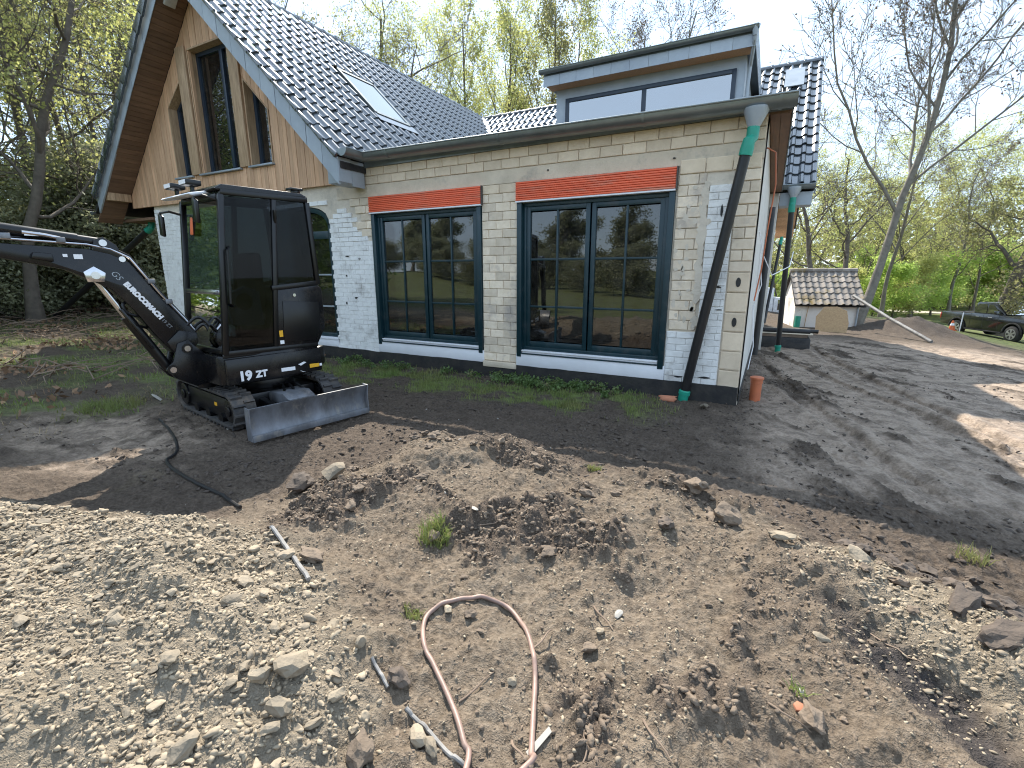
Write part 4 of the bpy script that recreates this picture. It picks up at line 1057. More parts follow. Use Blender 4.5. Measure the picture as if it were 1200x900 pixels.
# undercarriage
for sy in (-1, 1):
    x0, x1, r_, zc = -.84, .44, .185, .205
    s = MB(); loop = [(x1 + r_ * math.cos(a), zc + r_ * math.sin(a)) for a in np.linspace(-PI / 2, PI / 2, 10)] + [(x0 + r_ * math.cos(a), zc + r_ * math.sin(a)) for a in np.linspace(PI / 2, 3 * PI / 2, 10)]
    inner = [(x1 + (r_ - .03) * math.cos(a), zc + (r_ - .03) * math.sin(a)) for a in np.linspace(-PI / 2, PI / 2, 10)] + [(x0 + (r_ - .03) * math.cos(a), zc + (r_ - .03) * math.sin(a)) for a in np.linspace(PI / 2, 3 * PI / 2, 10)]
    yo, yi = sy * .62, sy * .39; n_ = len(loop)
    vs = [(u, yo, v) for u, v in loop] + [(u, yo, v) for u, v in inner] + [(u, yi, v) for u, v in loop] + [(u, yi, v) for u, v in inner]; fs = []
    for i in range(n_):
        j = (i + 1) % n_; fs += [(i, j, n_ + j, n_ + i), (2 * n_ + i, 3 * n_ + i, 3 * n_ + j, 2 * n_ + j), (i, 2 * n_ + i, 2 * n_ + j, j), (n_ + i, n_ + j, 3 * n_ + j, 3 * n_ + i)]
    s.add(vs, fs); trk = un_(s, 'rubber_track', M['rubber'], .004)
    # lugs round the belt
    per = 2 * (x1 - x0) + 2 * PI * r_; nl = 38; lg = MB()
    for i in range(nl):
        q = per * i / nl
        if q < x1 - x0: c = (x0 + q, zc - r_); nrm_ = (0, -1)
        elif q < x1 - x0 + PI * r_:
            a = -PI / 2 + (q - (x1 - x0)) / r_; c = (x1 + r_ * math.cos(a), zc + r_ * math.sin(a)); nrm_ = (math.cos(a), math.sin(a))
        elif q < 2 * (x1 - x0) + PI * r_: c = (x1 - (q - (x1 - x0) - PI * r_), zc + r_); nrm_ = (0, 1)
        else:
            a = PI / 2 + (q - 2 * (x1 - x0) - PI * r_) / r_; c = (x0 + r_ * math.cos(a), zc + r_ * math.sin(a)); nrm_ = (math.cos(a), math.sin(a))
        tx, tz = -nrm_[1], nrm_[0]
        for ya, yb, sh in ((.40, .505, .018), (.505, .62, -.018)):
            P0 = [(c[0] + tx * (k + sh) - nrm_[0] * .004, c[1] + tz * (k + sh) - nrm_[1] * .004) for k in (-.017, .017)]
            P1 = [(c[0] + tx * (k * .6 + sh) + nrm_[0] * .024, c[1] + tz * (k * .6 + sh) + nrm_[1] * .024) for k in (-.017, .017)]
            vs = [(P0[0][0], sy * ya, P0[0][1]), (P0[1][0], sy * ya, P0[1][1]), (P1[1][0], sy * ya, P1[1][1]), (P1[0][0], sy * ya, P1[0][1]),
                  (P0[0][0], sy * yb, P0[0][1]), (P0[1][0], sy * yb, P0[1][1]), (P1[1][0], sy * yb, P1[1][1]), (P1[0][0], sy * yb, P1[0][1])]
            lg.add(vs, [(0, 1, 2, 3), (4, 7, 6, 5), (0, 4, 5, 1), (1, 5, 6, 2), (2, 6, 7, 3), (3, 7, 4, 0)])
    un_(lg, 'track_lugs', M['rubber'], par=trk)
    fr = MB(); fr.prism([(x0 + .06, .09), (x1 - .05, .09), (x1 + .04, .15), (x1 + .04, .27), (x1 - .1, .32), (x0 + .1, .32), (x0 + .02, .25)], XZ, sy * .40, sy * .58); un_(fr, 'track_frame', M['ex_black'], .012)
    for cx, rr in ((x0, .135), (x1, .125)):
        w = MB(); w.tube([(cx, sy * .41, zc), (cx, sy * .60, zc)], rr, 20); w.tube([(cx, sy * .60, zc), (cx, sy * .618, zc)], rr * .45, 12); un_(w, 'track_wheel', M['ex_paint'], .006)
    for k in range(3):
        w = MB(); w.tube([(x0 + .35 + k * .34, sy * .42, .085), (x0 + .35 + k * .34, sy * .60, .085)], .06, 12); un_(w, 'track_roller', M['ex_black'])
    if sy < 0:
        w = MB(); w.box(.02, .09, -.5825, -.5805, .20, .24); un_(w, 'yellow_sticker', M['yellow'])
s = MB(); s.box(-.45, .42, -.38, .38, .16, .34); s.tube([(0, 0, .34), (0, 0, .46)], .32, 24); un_(s, 'chassis', M['ex_black'], .012)
s = MB(); s.prism([(.36, .33), (.72, .36), (.86, .30), (.60, .22), (.36, .22)], XZ, -.16, .16); un_(s, 'blade_cover', M['steel'], .02)
for sy in (-1, 1):
    s = MB(); s.beam((.30, sy * .24, .24), (1.0, sy * .24, .17), .07, .10); un_(s, 'blade_arm', M['ex_black'], .008)
for yy in (-.05, .02, .09):
    s = MB(); s.tube([(.3, yy, .36), (.5, yy + .02, .40), (.68, yy * 2, .30), (.85, yy, .25)], .014, 8); un_(s, 'hydraulic_hose', M['ex_black'], smooth=True)
prof = [(1.03 + .055 * (t - .45) ** 2 * 4, .03 + .33 * t) for t in np.linspace(0, 1, 9)]
prof2 = [(u - .022, v) for u, v in prof]
s = MB(); s.prism(prof + prof2[::-1], XZ, -.66, .66); bl = un_(s, 'dozer_blade', M['steel'], .003)
s = MB(); s.box(1.085, 1.102, -.66, .66, .02, .085); un_(s, 'cutting_edge', M['steel'], .003, par=bl)
for sy in (-1, 1):
    s = MB(); s.prism([(1.0, .03), (1.10, .03), (1.085, .2), (1.10, .36), (1.0, .365)], XZ, sy * .66, sy * .672); un_(s, 'end_plate', M['steel'], .003, par=bl)
# upper body: plan outline swept up, round tail
pl_ = [(.60, -.44), (.66, -.36), (.70, 0), (.68, .40), (.60, .49)] + [(-.02 + .58 * math.cos(a), .54 * math.sin(a)) for a in np.linspace(PI * .42, PI * 1.58, 15)]
s = MB(); s.prism(pl_, lambda u, v, w: (u, v, w), .48, .80); up_(s, 'body', M['ex_paint'], .03)
s = MB(); s.prism([(-.62, -.30), (-.50, .47), (-.36, .53), (-.36, -.30)], lambda u, v, w: (u, v, w), .55, .78); up_(s, 'counterweight', M['ex_black'], .03)
s = MB(); s.prism([(.66, .78), (.66, .82), (-.38, .80), (-.38, .76)], XZ, .487, .505); up_(s, 'door_sill', M['ex_black'], .006)
s = MB(); s.tube([(0, 0, .44), (0, 0, .49)], .34, 24); up_(s, 'slew_ring', M['ex_black'])
# cab: pillars, panes, roof
def cab_side(sy):
    Y = .485 if sy > 0 else -.40
    def bar(p, q, w=.055, name='pillar', m='ex_black', d=.055):
        s = MB(); s.beam((p[0], Y, p[1]), (q[0], Y, q[1]), d, w, (0, sy, 0)); return up_(s, name, M[m], .01)
    bar((.625, .80), (.475, 2.38)); bar((.10, .80), (-.05, 2.40), .045); bar((-.47, 1.50), (-.425, 2.40)); bar((.08, 1.47), (-.47, 1.52), .05, 'rail')
    bar((.62, .825), (-.40, .805), .05, 'rail'); bar((.48, 2.40), (-.43, 2.42), .06, 'rail')
    g_ = MB(); g_.prism([(.60, .84), (.10, .83), (-.04, 2.38), (.465, 2.36)], XZ, Y, Y + sy * .006); up_(g_, 'door_glass', M['cabglass'] if sy > 0 else M['cabfar'])
    g_ = MB(); g_.prism([(.06, 1.50), (-.46, 1.54), (-.42, 2.39), (-.04, 2.38)], XZ, Y, Y + sy * .006); up_(g_, 'quarter_glass', M['cabglass'] if sy > 0 else M['cabfar'])
    s = MB(); s.prism([(.085, .82), (-.40, .80), (-.52, 1.0), (-.52, 1.45), (-.46, 1.50), (.06, 1.45)], XZ, Y - sy * .06, Y + sy * .02); e_ = up_(s, 'engine_panel', M['ex_paint'], .02)
    s = MB(); s.prism([(.01, .88), (-.37, .86), (-.45, 1.02), (-.45, 1.30), (-.02, 1.33)], XZ, Y + sy * .021, Y + sy * .030); up_(s, 'grille', M['ex_black'], .006, par=e_)
    if sy > 0:
        s = MB(); s.tube([(.50, Y + .02, 1.30), (.535, Y + .06, 1.33), (.50, Y + .06, 1.85), (.465, Y + .02, 1.88)], .012, 8); up_(s, 'grab_handle', M['ex_black'], smooth=True)
        s = MB(); s.tube([(-.035, Y + .01, 2.15), (-.03, Y + .04, 2.2), (-.03, Y + .04, 2.28)], .014, 8); up_(s, 'hinge', M['ex_black'], smooth=True)
        s = MB(); s.tube([(-.16, Y + .021, 1.39), (-.16, Y + .032, 1.39)], .018, 12); up_(s, 'panel_lock', M['chrome'], par=e_)
cab_side(1); cab_side(-1)
def front_bar(p, q, w=.05, name='pillar', m='ex_black'):
    s = MB(); s.beam(p, q, .05, w, (1, 0, 0)); return up_(s, name, M[m], .008)
g_ = MB(); fx = lambda z: .625 - (z - .80) * .095
g_.add([(fx(.86), -.38, .86), (fx(.86), .44, .86), (fx(1.42), .44, 1.42), (fx(1.42), -.38, 1.42)], [(0, 1, 2, 3)]); up_(g_, 'lower_windscreen', M['cabfront'])
g_ = MB(); g_.add([(fx(1.46), -.38, 1.46), (fx(1.46), .44, 1.46), (fx(2.34), .44, 2.34), (fx(2.34), -.38, 2.34)], [(0, 1, 2, 3)]); up_(g_, 'windscreen', M['cabfront'])
front_bar((fx(1.44) + .012, -.37, 1.44), (fx(1.44) + .012, .45, 1.44), .035, 'screen_bar', 'chrome'); front_bar((fx(2.36), -.37, 2.36), (fx(2.36), .45, 2.36), .06, 'rail'); front_bar((fx(.84), -.37, .84), (fx(.84), .45, .84), .06, 'rail')
g_ = MB(); g_.add([(-.44, -.44, 1.5), (-.44, .44, 1.5), (-.42, .44, 2.36), (-.42, -.44, 2.36)], [(0, 1, 2, 3)]); up_(g_, 'rear_glass', M['cabglass'])
s = MB(); s.prism([(.08, .82), (-.36, .82), (-.46, 1.48), (.0, 1.48)], XZ, -.42, .42); up_(s, 'engine_cover', M['ex_black'], .02)
s = MB(); s.prism([(.50, 2.405), (.53, 2.43), (.46, 2.475), (-.36, 2.49), (-.44, 2.46), (-.44, 2.41)], XZ, -.41, .505); up_(s, 'roof', M['ex_paint'], .02)
s = MB(); s.prism([(.44, 2.44), (.66, 2.39), (.68, 2.375), (.64, 2.365), (.44, 2.41)], XZ, -.41, .28); up_(s, 'visor', M['white'], .012)
for yy in (-.28, .10):
    s = MB(); s.box(.50, .64, yy - .085, yy + .085, 2.475, 2.53); w = up_(s, 'work_lamp', M['ex_black'], .012)
    s = MB(); s.box(.641, .648, yy - .07, yy + .07, 2.485, 2.522); up_(s, 'lens', M['decal'], par=w)
    s = MB(); s.beam((.56, yy, 2.42), (.56, yy, 2.48), .03, .03, (1, 0, 0)); up_(s, 'bracket', M['ex_black'], par=w)
s = MB(); s.tube([(-.36, .40, 2.49), (-.36, .40, 2.53)], .05, 10); s.box(-.42, -.28, .34, .46, 2.52, 2.545); up_(s, 'roof_beacon', M['ex_black'], .006)
for y0, y1, zz in ((-.40, -.58, 2.24), (.44, .32, 2.33)):
    s = MB(); s.tube([(.50, y0, zz), (.60, y0 + (y1 - y0) * .3, zz + .03), (.64, y1, zz + .02), (.64, y1, zz - .06)], .013, 8); mi = up_(s, 'mirror', M['ex_black'], smooth=True)
    s = MB(); s.prism([(-.05, -.13), (.04, -.15), (.06, .06), (-.03, .10)], lambda u, v, w: (.64 + w, y1 + u, zz - .08 + v), -.015, .02); up_(s, 'mirror_head', M['ex_black'], .012, par=mi)
# seat and console behind the glass
s = MB(); s.box(.02, .42, -.22, .22, 1.08, 1.20); s.box(.0, .12, -.22, .22, 1.20, 1.85); up_(s, 'driver_seat', M['seat'], .04)
s = MB(); s.prism([(.50, 1.10), (.18, 1.08), (.20, 1.44), (.34, 1.50), (.54, 1.40)], XZ, .40, .47); cn = up_(s, 'console', M['seatblue'], .012)
s = MB(); s.tube([(.37, .472, 1.34), (.37, .478, 1.34)], .085, 20); up_(s, 'speaker', M['ex_black'], par=cn)
s = MB(); s.tube([(.45, -.2, 2.2), (.47, -.2, 2.02)], .055, 8); up_(s, 'orange_strap', M['beacon'], .01)
for yy in (-.12, .12):
    s = MB(); s.tube([(.45, yy, .9), (.42, yy, 1.3)], .012, 8); s.tube([(.42, yy, 1.3), (.42, yy, 1.40)], .022, 8); up_(s, 'lever', M['ex_black'], smooth=True)
# decals on the near side
Yd = .5005
for poly, m_ in (([(.10, .60), (-.06, .595), (-.06, .555), (.10, .56)], 'decal'), ([(-.24, .595), (-.36, .59), (-.36, .55), (-.24, .55)], 'yellow'), ([(-.365, .585), (-.395, .585), (-.395, .555), (-.365, .555)], 'decal')):
    s = MB(); yq = .535 if poly[0][0] > -.05 else .5375
    s.prism(poly, XZ, .55, .552); up_(s, 'sticker', M[m_])
for poly, m_ in (([(.055, 1.01), (.015, 1.01), (.015, .94), (.055, .94)], 'yellow'), ([(.055, .90), (.01, .90), (.01, .86), (.055, .86)], 'decal')):
    s = MB(); s.prism(poly, XZ, .507, .509); up_(s, 'sticker', M[m_])
for k, (a, b) in enumerate((((-.10, .612), (-.20, .635)), ((-.11, .54), (-.19, .52)))):
    s = MB(); s.prism([(a[0], a[1]), (b[0] + .03, b[1]), (b[0], b[1] - .012), (a[0] - .03, a[1] - .018)], XZ, .552, .554); up_(s, 'sticker', M['decal'])
s = MB(); s.box(.02, .13, .51, .552, .50, .63)
def lettering(body, size, origin, xdir, ydir, m, parent, rotz, name='lettering', bold=.0, shear=0.):
    cu = bpy.data.curves.new('lettering', 'FONT'); cu.body = body; cu.size = size; cu.extrude = .0015; cu.offset = bold; cu.shear = shear; cu.resolution_u = 3
    o = bpy.data.objects.new('tmp', cu); COL.objects.link(o); dg = bpy.context.evaluated_depsgraph_get(); dg.update()
    me = bpy.data.meshes.new_from_object(o.evaluated_get(dg)); bpy.data.objects.remove(o)
    me.materials.clear(); me.materials.append(m)
    xd, yd = Vector(xdir).normalized(), Vector(ydir); yd = (yd - xd * yd.dot(xd)).normalized(); zd = xd.cross(yd)
    mt = Matrix((xd, yd, zd)).transposed().to_4x4(); mt.translation = Vector(origin); me.transform(mt)
    t_ = link(name, me, parent); t_.rotation_euler = (0, 0, rotz); return t_
# side plate that carries the number, then the number itself
s = MB(); s.prism([(.66, .50), (.66, .77), (-.40, .77), (-.40, .50)], XZ, .49, .549); up_(s, 'side_plate', M['ex_paint'], .015)
lettering('19', .135, (.555, .5505, .535), (-1, 0, 0), (0, 0, 1), M['decal'], ex, UA, bold=.007)
lettering('ZT', .095, (.378, .5505, .545), (-1, 0, 0), (0, 0, 1), M['decal'], ex, UA, bold=.0055)
# swing post
s = MB(); s.prism([(.50, .50), (.78, .46), (.96, .58), (1.03, .68), (.96, .75), (.90, .93), (.80, .96), (.74, .88), (.60, .74), (.50, .70)], XZ, -.13, -.09); s.prism([(.50, .50), (.78, .46), (.96, .58), (1.03, .68), (.96, .75), (.90, .93), (.80, .96), (.74, .88), (.60, .74), (.50, .70)], XZ, .05, .09)
s.box(.52, .80, -.09, .05, .50, .58); up_(s, 'swing_post', M['ex_paint'], .008)
s = MB(); s.tube([(.66, .0, .42), (.66, .0, .74)], .085, 16); up_(s, 'swing_pin', M['ex_black'], .006)
for c in ((.82, .87), (.975, .67)):
    s = MB(); s.tube([(c[0], -.145, c[1]), (c[0], .105, c[1])], .03, 14); up_(s, 'pin', M['chrome'])
    s = MB(); s.tube([(c[0], .091, c[1]), (c[0], .099, c[1])], .05, 14); up_(s, 'pin_washer', M['ex_paint'])
# boom
BOOM = [(.70, .93), (.69, 1.01), (.80, 1.16), (.97, 1.40), (1.17, 1.73), (1.30, 1.80), (1.46, 1.84), (2.0, 1.865), (2.75, 1.80), (2.80, 1.74), (2.73, 1.69), (2.0, 1.75), (1.62, 1.66), (1.50, 1.59), (1.33, 1.48), (1.20, 1.29), (1.06, 1.03), (.93, .83), (.84, .80), (.76, .84)]
s = MB(); s.prism(BOOM, XZ, -.095, .055); bo = up_(s, 'boom', M['ex_paint'], .012)
for a_, b_ in ((-.112, -.096), (.056, .070)):
    s = MB(); s.prism([(.78, .80), (.70, .92), (.70, 1.02), (.86, 1.06), (.98, .95), (.92, .81)], XZ, a_, b_); up_(s, 'boom_cheek', M['ex_paint'], .006)
s = MB(); s.tube([(1.44, -.12, 1.61), (1.44, .085, 1.61)], .034, 14); up_(s, 'pin', M['chrome'])
s = MB(); s.prism([(1.38, 1.55), (1.50, 1.55), (1.52, 1.64), (1.44, 1.69), (1.36, 1.63)], XZ, .056, .072); up_(s, 'lug_plate', M['chrome'], .006)
s = MB(); s.prism([(1.20, 1.74), (1.42, 1.82), (1.40, 1.92), (1.33, 1.95), (1.24, 1.88)], XZ, -.085, -.055); s.prism([(1.20, 1.74), (1.42, 1.82), (1.40, 1.92), (1.33, 1.95), (1.24, 1.88)], XZ, .015, .045); up_(s, 'cylinder_lug', M['ex_paint'], .006)
s = MB(); s.tube([(1.34, -.10, 1.895), (1.34, .06, 1.895)], .03, 14); s.tube([(1.22, -.10, 1.755), (1.22, .062, 1.755)], .026, 14); up_(s, 'pin', M['chrome'])
s = MB(); s.tube([(1.36, -.02, 1.90), (1.55, -.02, 1.925)], .045, 14); s.tube([(1.50, -.02, 1.92), (2.35, -.02, 2.03)], .05, 16); c_ = up_(s, 'arm_cylinder', M['ex_paint'], smooth=True)
s = MB(); s.tube([(2.35, -.02, 2.03), (2.66, -.02, 2.07)], .028, 12); up_(s, 'rod', M['chrome'], smooth=True, par=c_)
s = MB(); s.tube([(1.62, .035, 1.92), (1.72, .055, 1.94), (1.85, .05, 1.955)], .016, 8); s.box(1.74, 1.84, .03, .06, 1.93, 1.96); up_(s, 'hydraulic_fitting', M['chrome'], smooth=True, par=c_)
s = MB(); s.tube([(.98, -.02, .68), (1.25, -.02, 1.22)], .048, 16); c_ = up_(s, 'boom_cylinder', M['ex_black'], smooth=True)
s = MB(); s.tube([(1.25, -.02, 1.22), (1.435, -.02, 1.60)], .028, 12); up_(s, 'rod', M['chrome'], smooth=True, par=c_)
s = MB(); s.beam((1.10, .045, .90), (1.30, .045, 1.30), .02, .06, (0, 1, 0)); up_(s, 'rod_guard', M['ex_paint'], .004)
def offs(pts, dz, dx=0): return [(x + dx, z + dz) for x, z in pts]
topl = [(.72, 1.04), (.80, 1.17), (.97, 1.42), (1.17, 1.76), (1.30, 1.83), (1.46, 1.865), (2.0, 1.89), (2.6, 1.845)]
for yy, dz in ((.04, .012), (.0, .03), (-.04, .014), (-.07, .03)):
    s = MB(); s.tube([(x - dz * .7, yy, z + dz) for x, z in topl], .011, 8); up_(s, 'steel_line', M['chrome'] if yy > 0 else M['ex_black'], smooth=True)
for c in ((.90, 1.33), (1.02, 1.53), (1.62, 1.885), (1.95, 1.90)):
    s = MB(); s.box(c[0] - .03, c[0] + .03, -.08, .062, c[1] - .0, c[1] + .045); up_(s, 'line_clamp', M['steel'], .006)
for pts_, r_ in (([(1.16, .02, 1.22), (1.25, .03, 1.26), (1.27, .02, 1.34), (1.22, .0, 1.36)], .013), ([(1.10, -.02, 1.10), (1.22, .03, 1.16), (1.30, .02, 1.30)], .013), ([(.72, .03, 1.02), (.62, .06, 1.10), (.58, .1, .95), (.62, .12, .78)], .017), ([(.74, -.03, 1.02), (.60, .0, 1.13), (.54, .05, 1.0), (.58, .08, .80)], .017), ([(.78, .04, 1.10), (.66, .07, 1.18), (.57, .13, 1.03), (.60, .15, .80)], .016)):
    s = MB(); s.tube(smooth_path([Vector(p) for p in pts_], 5), r_, 8); up_(s, 'hydraulic_hose', M['ex_black'], smooth=True)
s = MB(); s.prism([(1.70, 1.72), (1.84, 1.75), (1.82, 1.80), (1.70, 1.79)], XZ, .056, .11); up_(s, 'boom_lamp', M['ex_black'], .012)
s = MB(); s.box(1.50, 1.56, .056, .062, 1.75, 1.79); s.box(1.60, 1.63, .056, .062, 1.765, 1.79); up_(s, 'sticker', M['decal'])
bx = Vector((-.66, 0, -1)).normalized(); bx = Vector((1.035 - 1.245, 0, 1.235 - 1.535)).normalized()
bup = Vector((-bx.z, 0, bx.x)); bup = Vector((bx.z, 0, -bx.x)) if bup.z < 0 else bup
lettering('EUROCOMACH', .060, Vector((1.235, .0565, 1.535)) - bup * .012, bx, bup, M['decal'], ex, UA, bold=.005)
lettering('GS', .075, Vector((1.315, .0565, 1.645)) - bup * .02, bx, bup, M['zinc'], ex, UA, shear=.3, bold=-.001)
lettering('19 ZT', .045, Vector((.985, .0565, 1.18)) - bup * .012, bx, bup, M['steel'], ex, UA)
# arm and bucket, beyond the picture's edge
s = MB(); s.prism([(2.55, 2.02), (2.66, 2.10), (2.78, 1.98), (2.98, 1.2), (3.02, .62), (2.94, .60), (2.82, 1.2), (2.64, 1.66)], XZ, -.075, .035); up_(s, 'arm', M['ex_paint'], .01)
bk = [(2.94 + .26 * math.cos(a), .34 + .26 * math.sin(a)) for a in np.linspace(PI * .55, PI * 1.75, 12)]
s = MB(); s.prism(bk + [(u * .98 + .06, v * .98 + .02) for u, v in bk[::-1]], XZ, -.22, .18); up_(s, 'bucket', M['steel'], .006)

# ================================================================== HOSE, CABLE, STICKS
def on_ground(uv, lift): 
    p = at(*uv); return Vector((p.x, p.y, H(p.x, p.y) + lift))
def lay_line(uvs, r_, lift=None, extra=None, sag=True):
    pts = [on_ground(uv, 0) for uv in uvs]
    if extra: pts += [Vector(e) for e in extra]
    pts = smooth_path(pts)
    hs = height(np.array([p.x for p in pts]), np.array([p.y for p in pts]))
    k = 5; hp = np.pad(hs, k, mode='edge'); hm = np.array([hp[i:i + 2 * k + 1].mean() for i in range(len(hs))])
    z = np.maximum(hs, hm) + (r_ if lift is None else lift)
    return [Vector((p.x, p.y, float(zz))) for p, zz in zip(pts, z)]
hp = lay_line([(549, 897), (533, 838), (510, 786), (497, 757), (498, 732), (512, 713), (542, 704), (571, 706), (598, 719), (616, 740), (625, 768), (627, 800), (625, 840), (622, 896)], .0095)
a, b = hp[0], hp[-1]
ext0 = [a + Vector((.10, -.25, .0)), a + Vector((.4, -.6, 0))]; ext1 = [b + Vector((-.05, -.25, 0)), b + Vector((.15, -.7, 0))]
hp = smooth_path([Vector((p.x, p.y, H(p.x, p.y) + .015)) for p in ext0[::-1]] + hp[::3] + [hp[-1]] + [Vector((p.x, p.y, H(p.x, p.y) + .015)) for p in ext1], 4)
s = MB(); s.tube(hp, .0098, 12); tag(s.build('hose', M['hose'], smooth=True), 'faded pink-brown hose lying in a loop on the bare earth in the foreground', 'hose')
cp = lay_line([(187, 493), (203, 512), (208, 530), (196, 543), (222, 563), (258, 581), (282, 597)], .012)
s = MB(); s.tube(cp, .013, 8); tag(s.build('cable', M['blackpipe'], smooth=True), 'black cable winding from the digger track down to the spoil', 'cable')
cp = lay_line([(318, 620), (330, 636), (348, 662), (362, 682)], .012)
s = MB(); s.tube(cp, .011, 8); tag(s.build('cable', M['cable'], smooth=True), 'dusty pale length of cable half buried in the spoil beyond the rubble', 'cable')
cp = lay_line([(436, 772), (447, 792), (455, 810)], .006); s = MB(); s.tube(cp, .007, 8); tag(s.build('cable', M['cable'], smooth=True), 'short grey cable end showing among the rubble stones', 'cable')
cp = lay_line([(476, 832), (492, 850), (512, 872), (530, 888), (547, 903)], .004); s = MB(); s.tube(cp, .0075, 8); tag(s.build('cable', M['cable'], smooth=True), 'grey cable coming out of the rubble beside the foot of the hose loop', 'cable')
def stick(uv0, uv1, r_, label, bend=.02):
    a, b = on_ground(uv0, r_), on_ground(uv1, r_); sd = (b - a).cross(Vector((0, 0, 1))).normalized()
    pts = [a + (b - a) * t + sd * bend * math.sin(t * 5) + Vector((0, 0, .012 * math.sin(t * 3.1))) for t in np.linspace(0, 1, 7)]
    for p in pts: p.z = max(p.z, H(p.x, p.y) + r_ * .6)
    s = MB(); s.tube(pts, [r_ * (1 - .5 * t) for t in np.linspace(0, 1, 7)], 6); tag(s.build('stick', M['twig'], smooth=True), label, 'stick', 'sticks on the bare earth')
for a, b, r_, lb in (((538, 824), (580, 793), .004, 'thin bent twig lying inside the hose loop'), ((625, 762), (648, 742), .005, 'short stick touching the outside of the hose loop'), ((754, 845), (784, 897), .0045, 'pale stick pointing at the bottom edge, right of the hose'), ((683, 897), (687, 862), .003, 'tiny upright straw-coloured twig right of the hose foot'), ((600, 872), (614, 897), .005, 'reddish stick ending between the legs of the hose loop'), ((560, 618), (600, 616), .004, 'straight twig on the mound near the grass tuft'), ((900, 826), (950, 862), .004, 'long thin twig on the bare earth right of the orange shard'), ((696, 712), (716, 741), .005, 'brown stick by the white chips on the mound'), ((1020, 745), (1085, 795), .004, 'dark twig lying along the black streak of soil')):
    stick(a, b, r_, lb, .008)

# ================================================================== STONES AND CLODS
def rock_mesh(name, m, seed, sub=2, flat=.7, rough=.16, smooth=False):
    r = random.Random(seed); bm = bmesh.new(); bmesh.ops.create_icosphere(bm, subdivisions=sub, radius=1)
    o = Vector((r.uniform(0, 50), r.uniform(0, 50), 0))
    cuts = [(Vector((r.gauss(0, 1), r.gauss(0, 1), r.gauss(0, 1))).normalized(), r.uniform(.52, .85)) for _ in range(9)]
    for v in bm.verts:
        for n_, d_ in cuts:
            k = v.co.dot(n_)
            if k > d_: v.co -= n_ * (k - d_) * .92
        q = v.co * 1.9
        v.co += v.co.normalized() * rough * (math.sin(q.x * 2.1 + o.x) * math.sin(q.y * 2.7 + o.y) * math.sin(q.z * 2.3 + o.x * .7)) + Vector((r.uniform(-1, 1), r.uniform(-1, 1), r.uniform(-1, 1))) * .035
        v.co.z *= flat
    me = bpy.data.meshes.new(name); bm.to_mesh(me); bm.free(); me.materials.append(m)
    if smooth:
        me.polygons.foreach_set('use_smooth', np.ones(len(me.polygons), bool)); me.set_sharp_from_angle(angle=math.radians(28))
    return me
RK = [rock_mesh('stone', M['stone'], 100 + i) for i in range(10)]
RC = [rock_mesh('clod', M['clod'], 200 + i, 3, .75, .3, True) for i in range(6)]
RD = [rock_mesh('clod', M['clod_dark'], 300 + i, 3, .7, .3, True) for i in range(6)]
RP = [rock_mesh('stone', M['pale_chip'], 400 + i, 2, .5) for i in range(3)]
def place(meshes, p, size, label, cat, group=None, name='stone', stretch=(1, 1, 1), rz=None, sink=.35, tilt=.35):
    o = link(name, rnd.choice(meshes), None, (p.x, p.y, H(p.x, p.y) + size * .5 * stretch[2] * (1 - sink)), (rnd.uniform(-tilt, tilt), rnd.uniform(-tilt, tilt), rnd.uniform(0, 6.28) if rz is None else rz), tuple(size * .5 * k for k in stretch))
    return tag(o, label, cat, group)
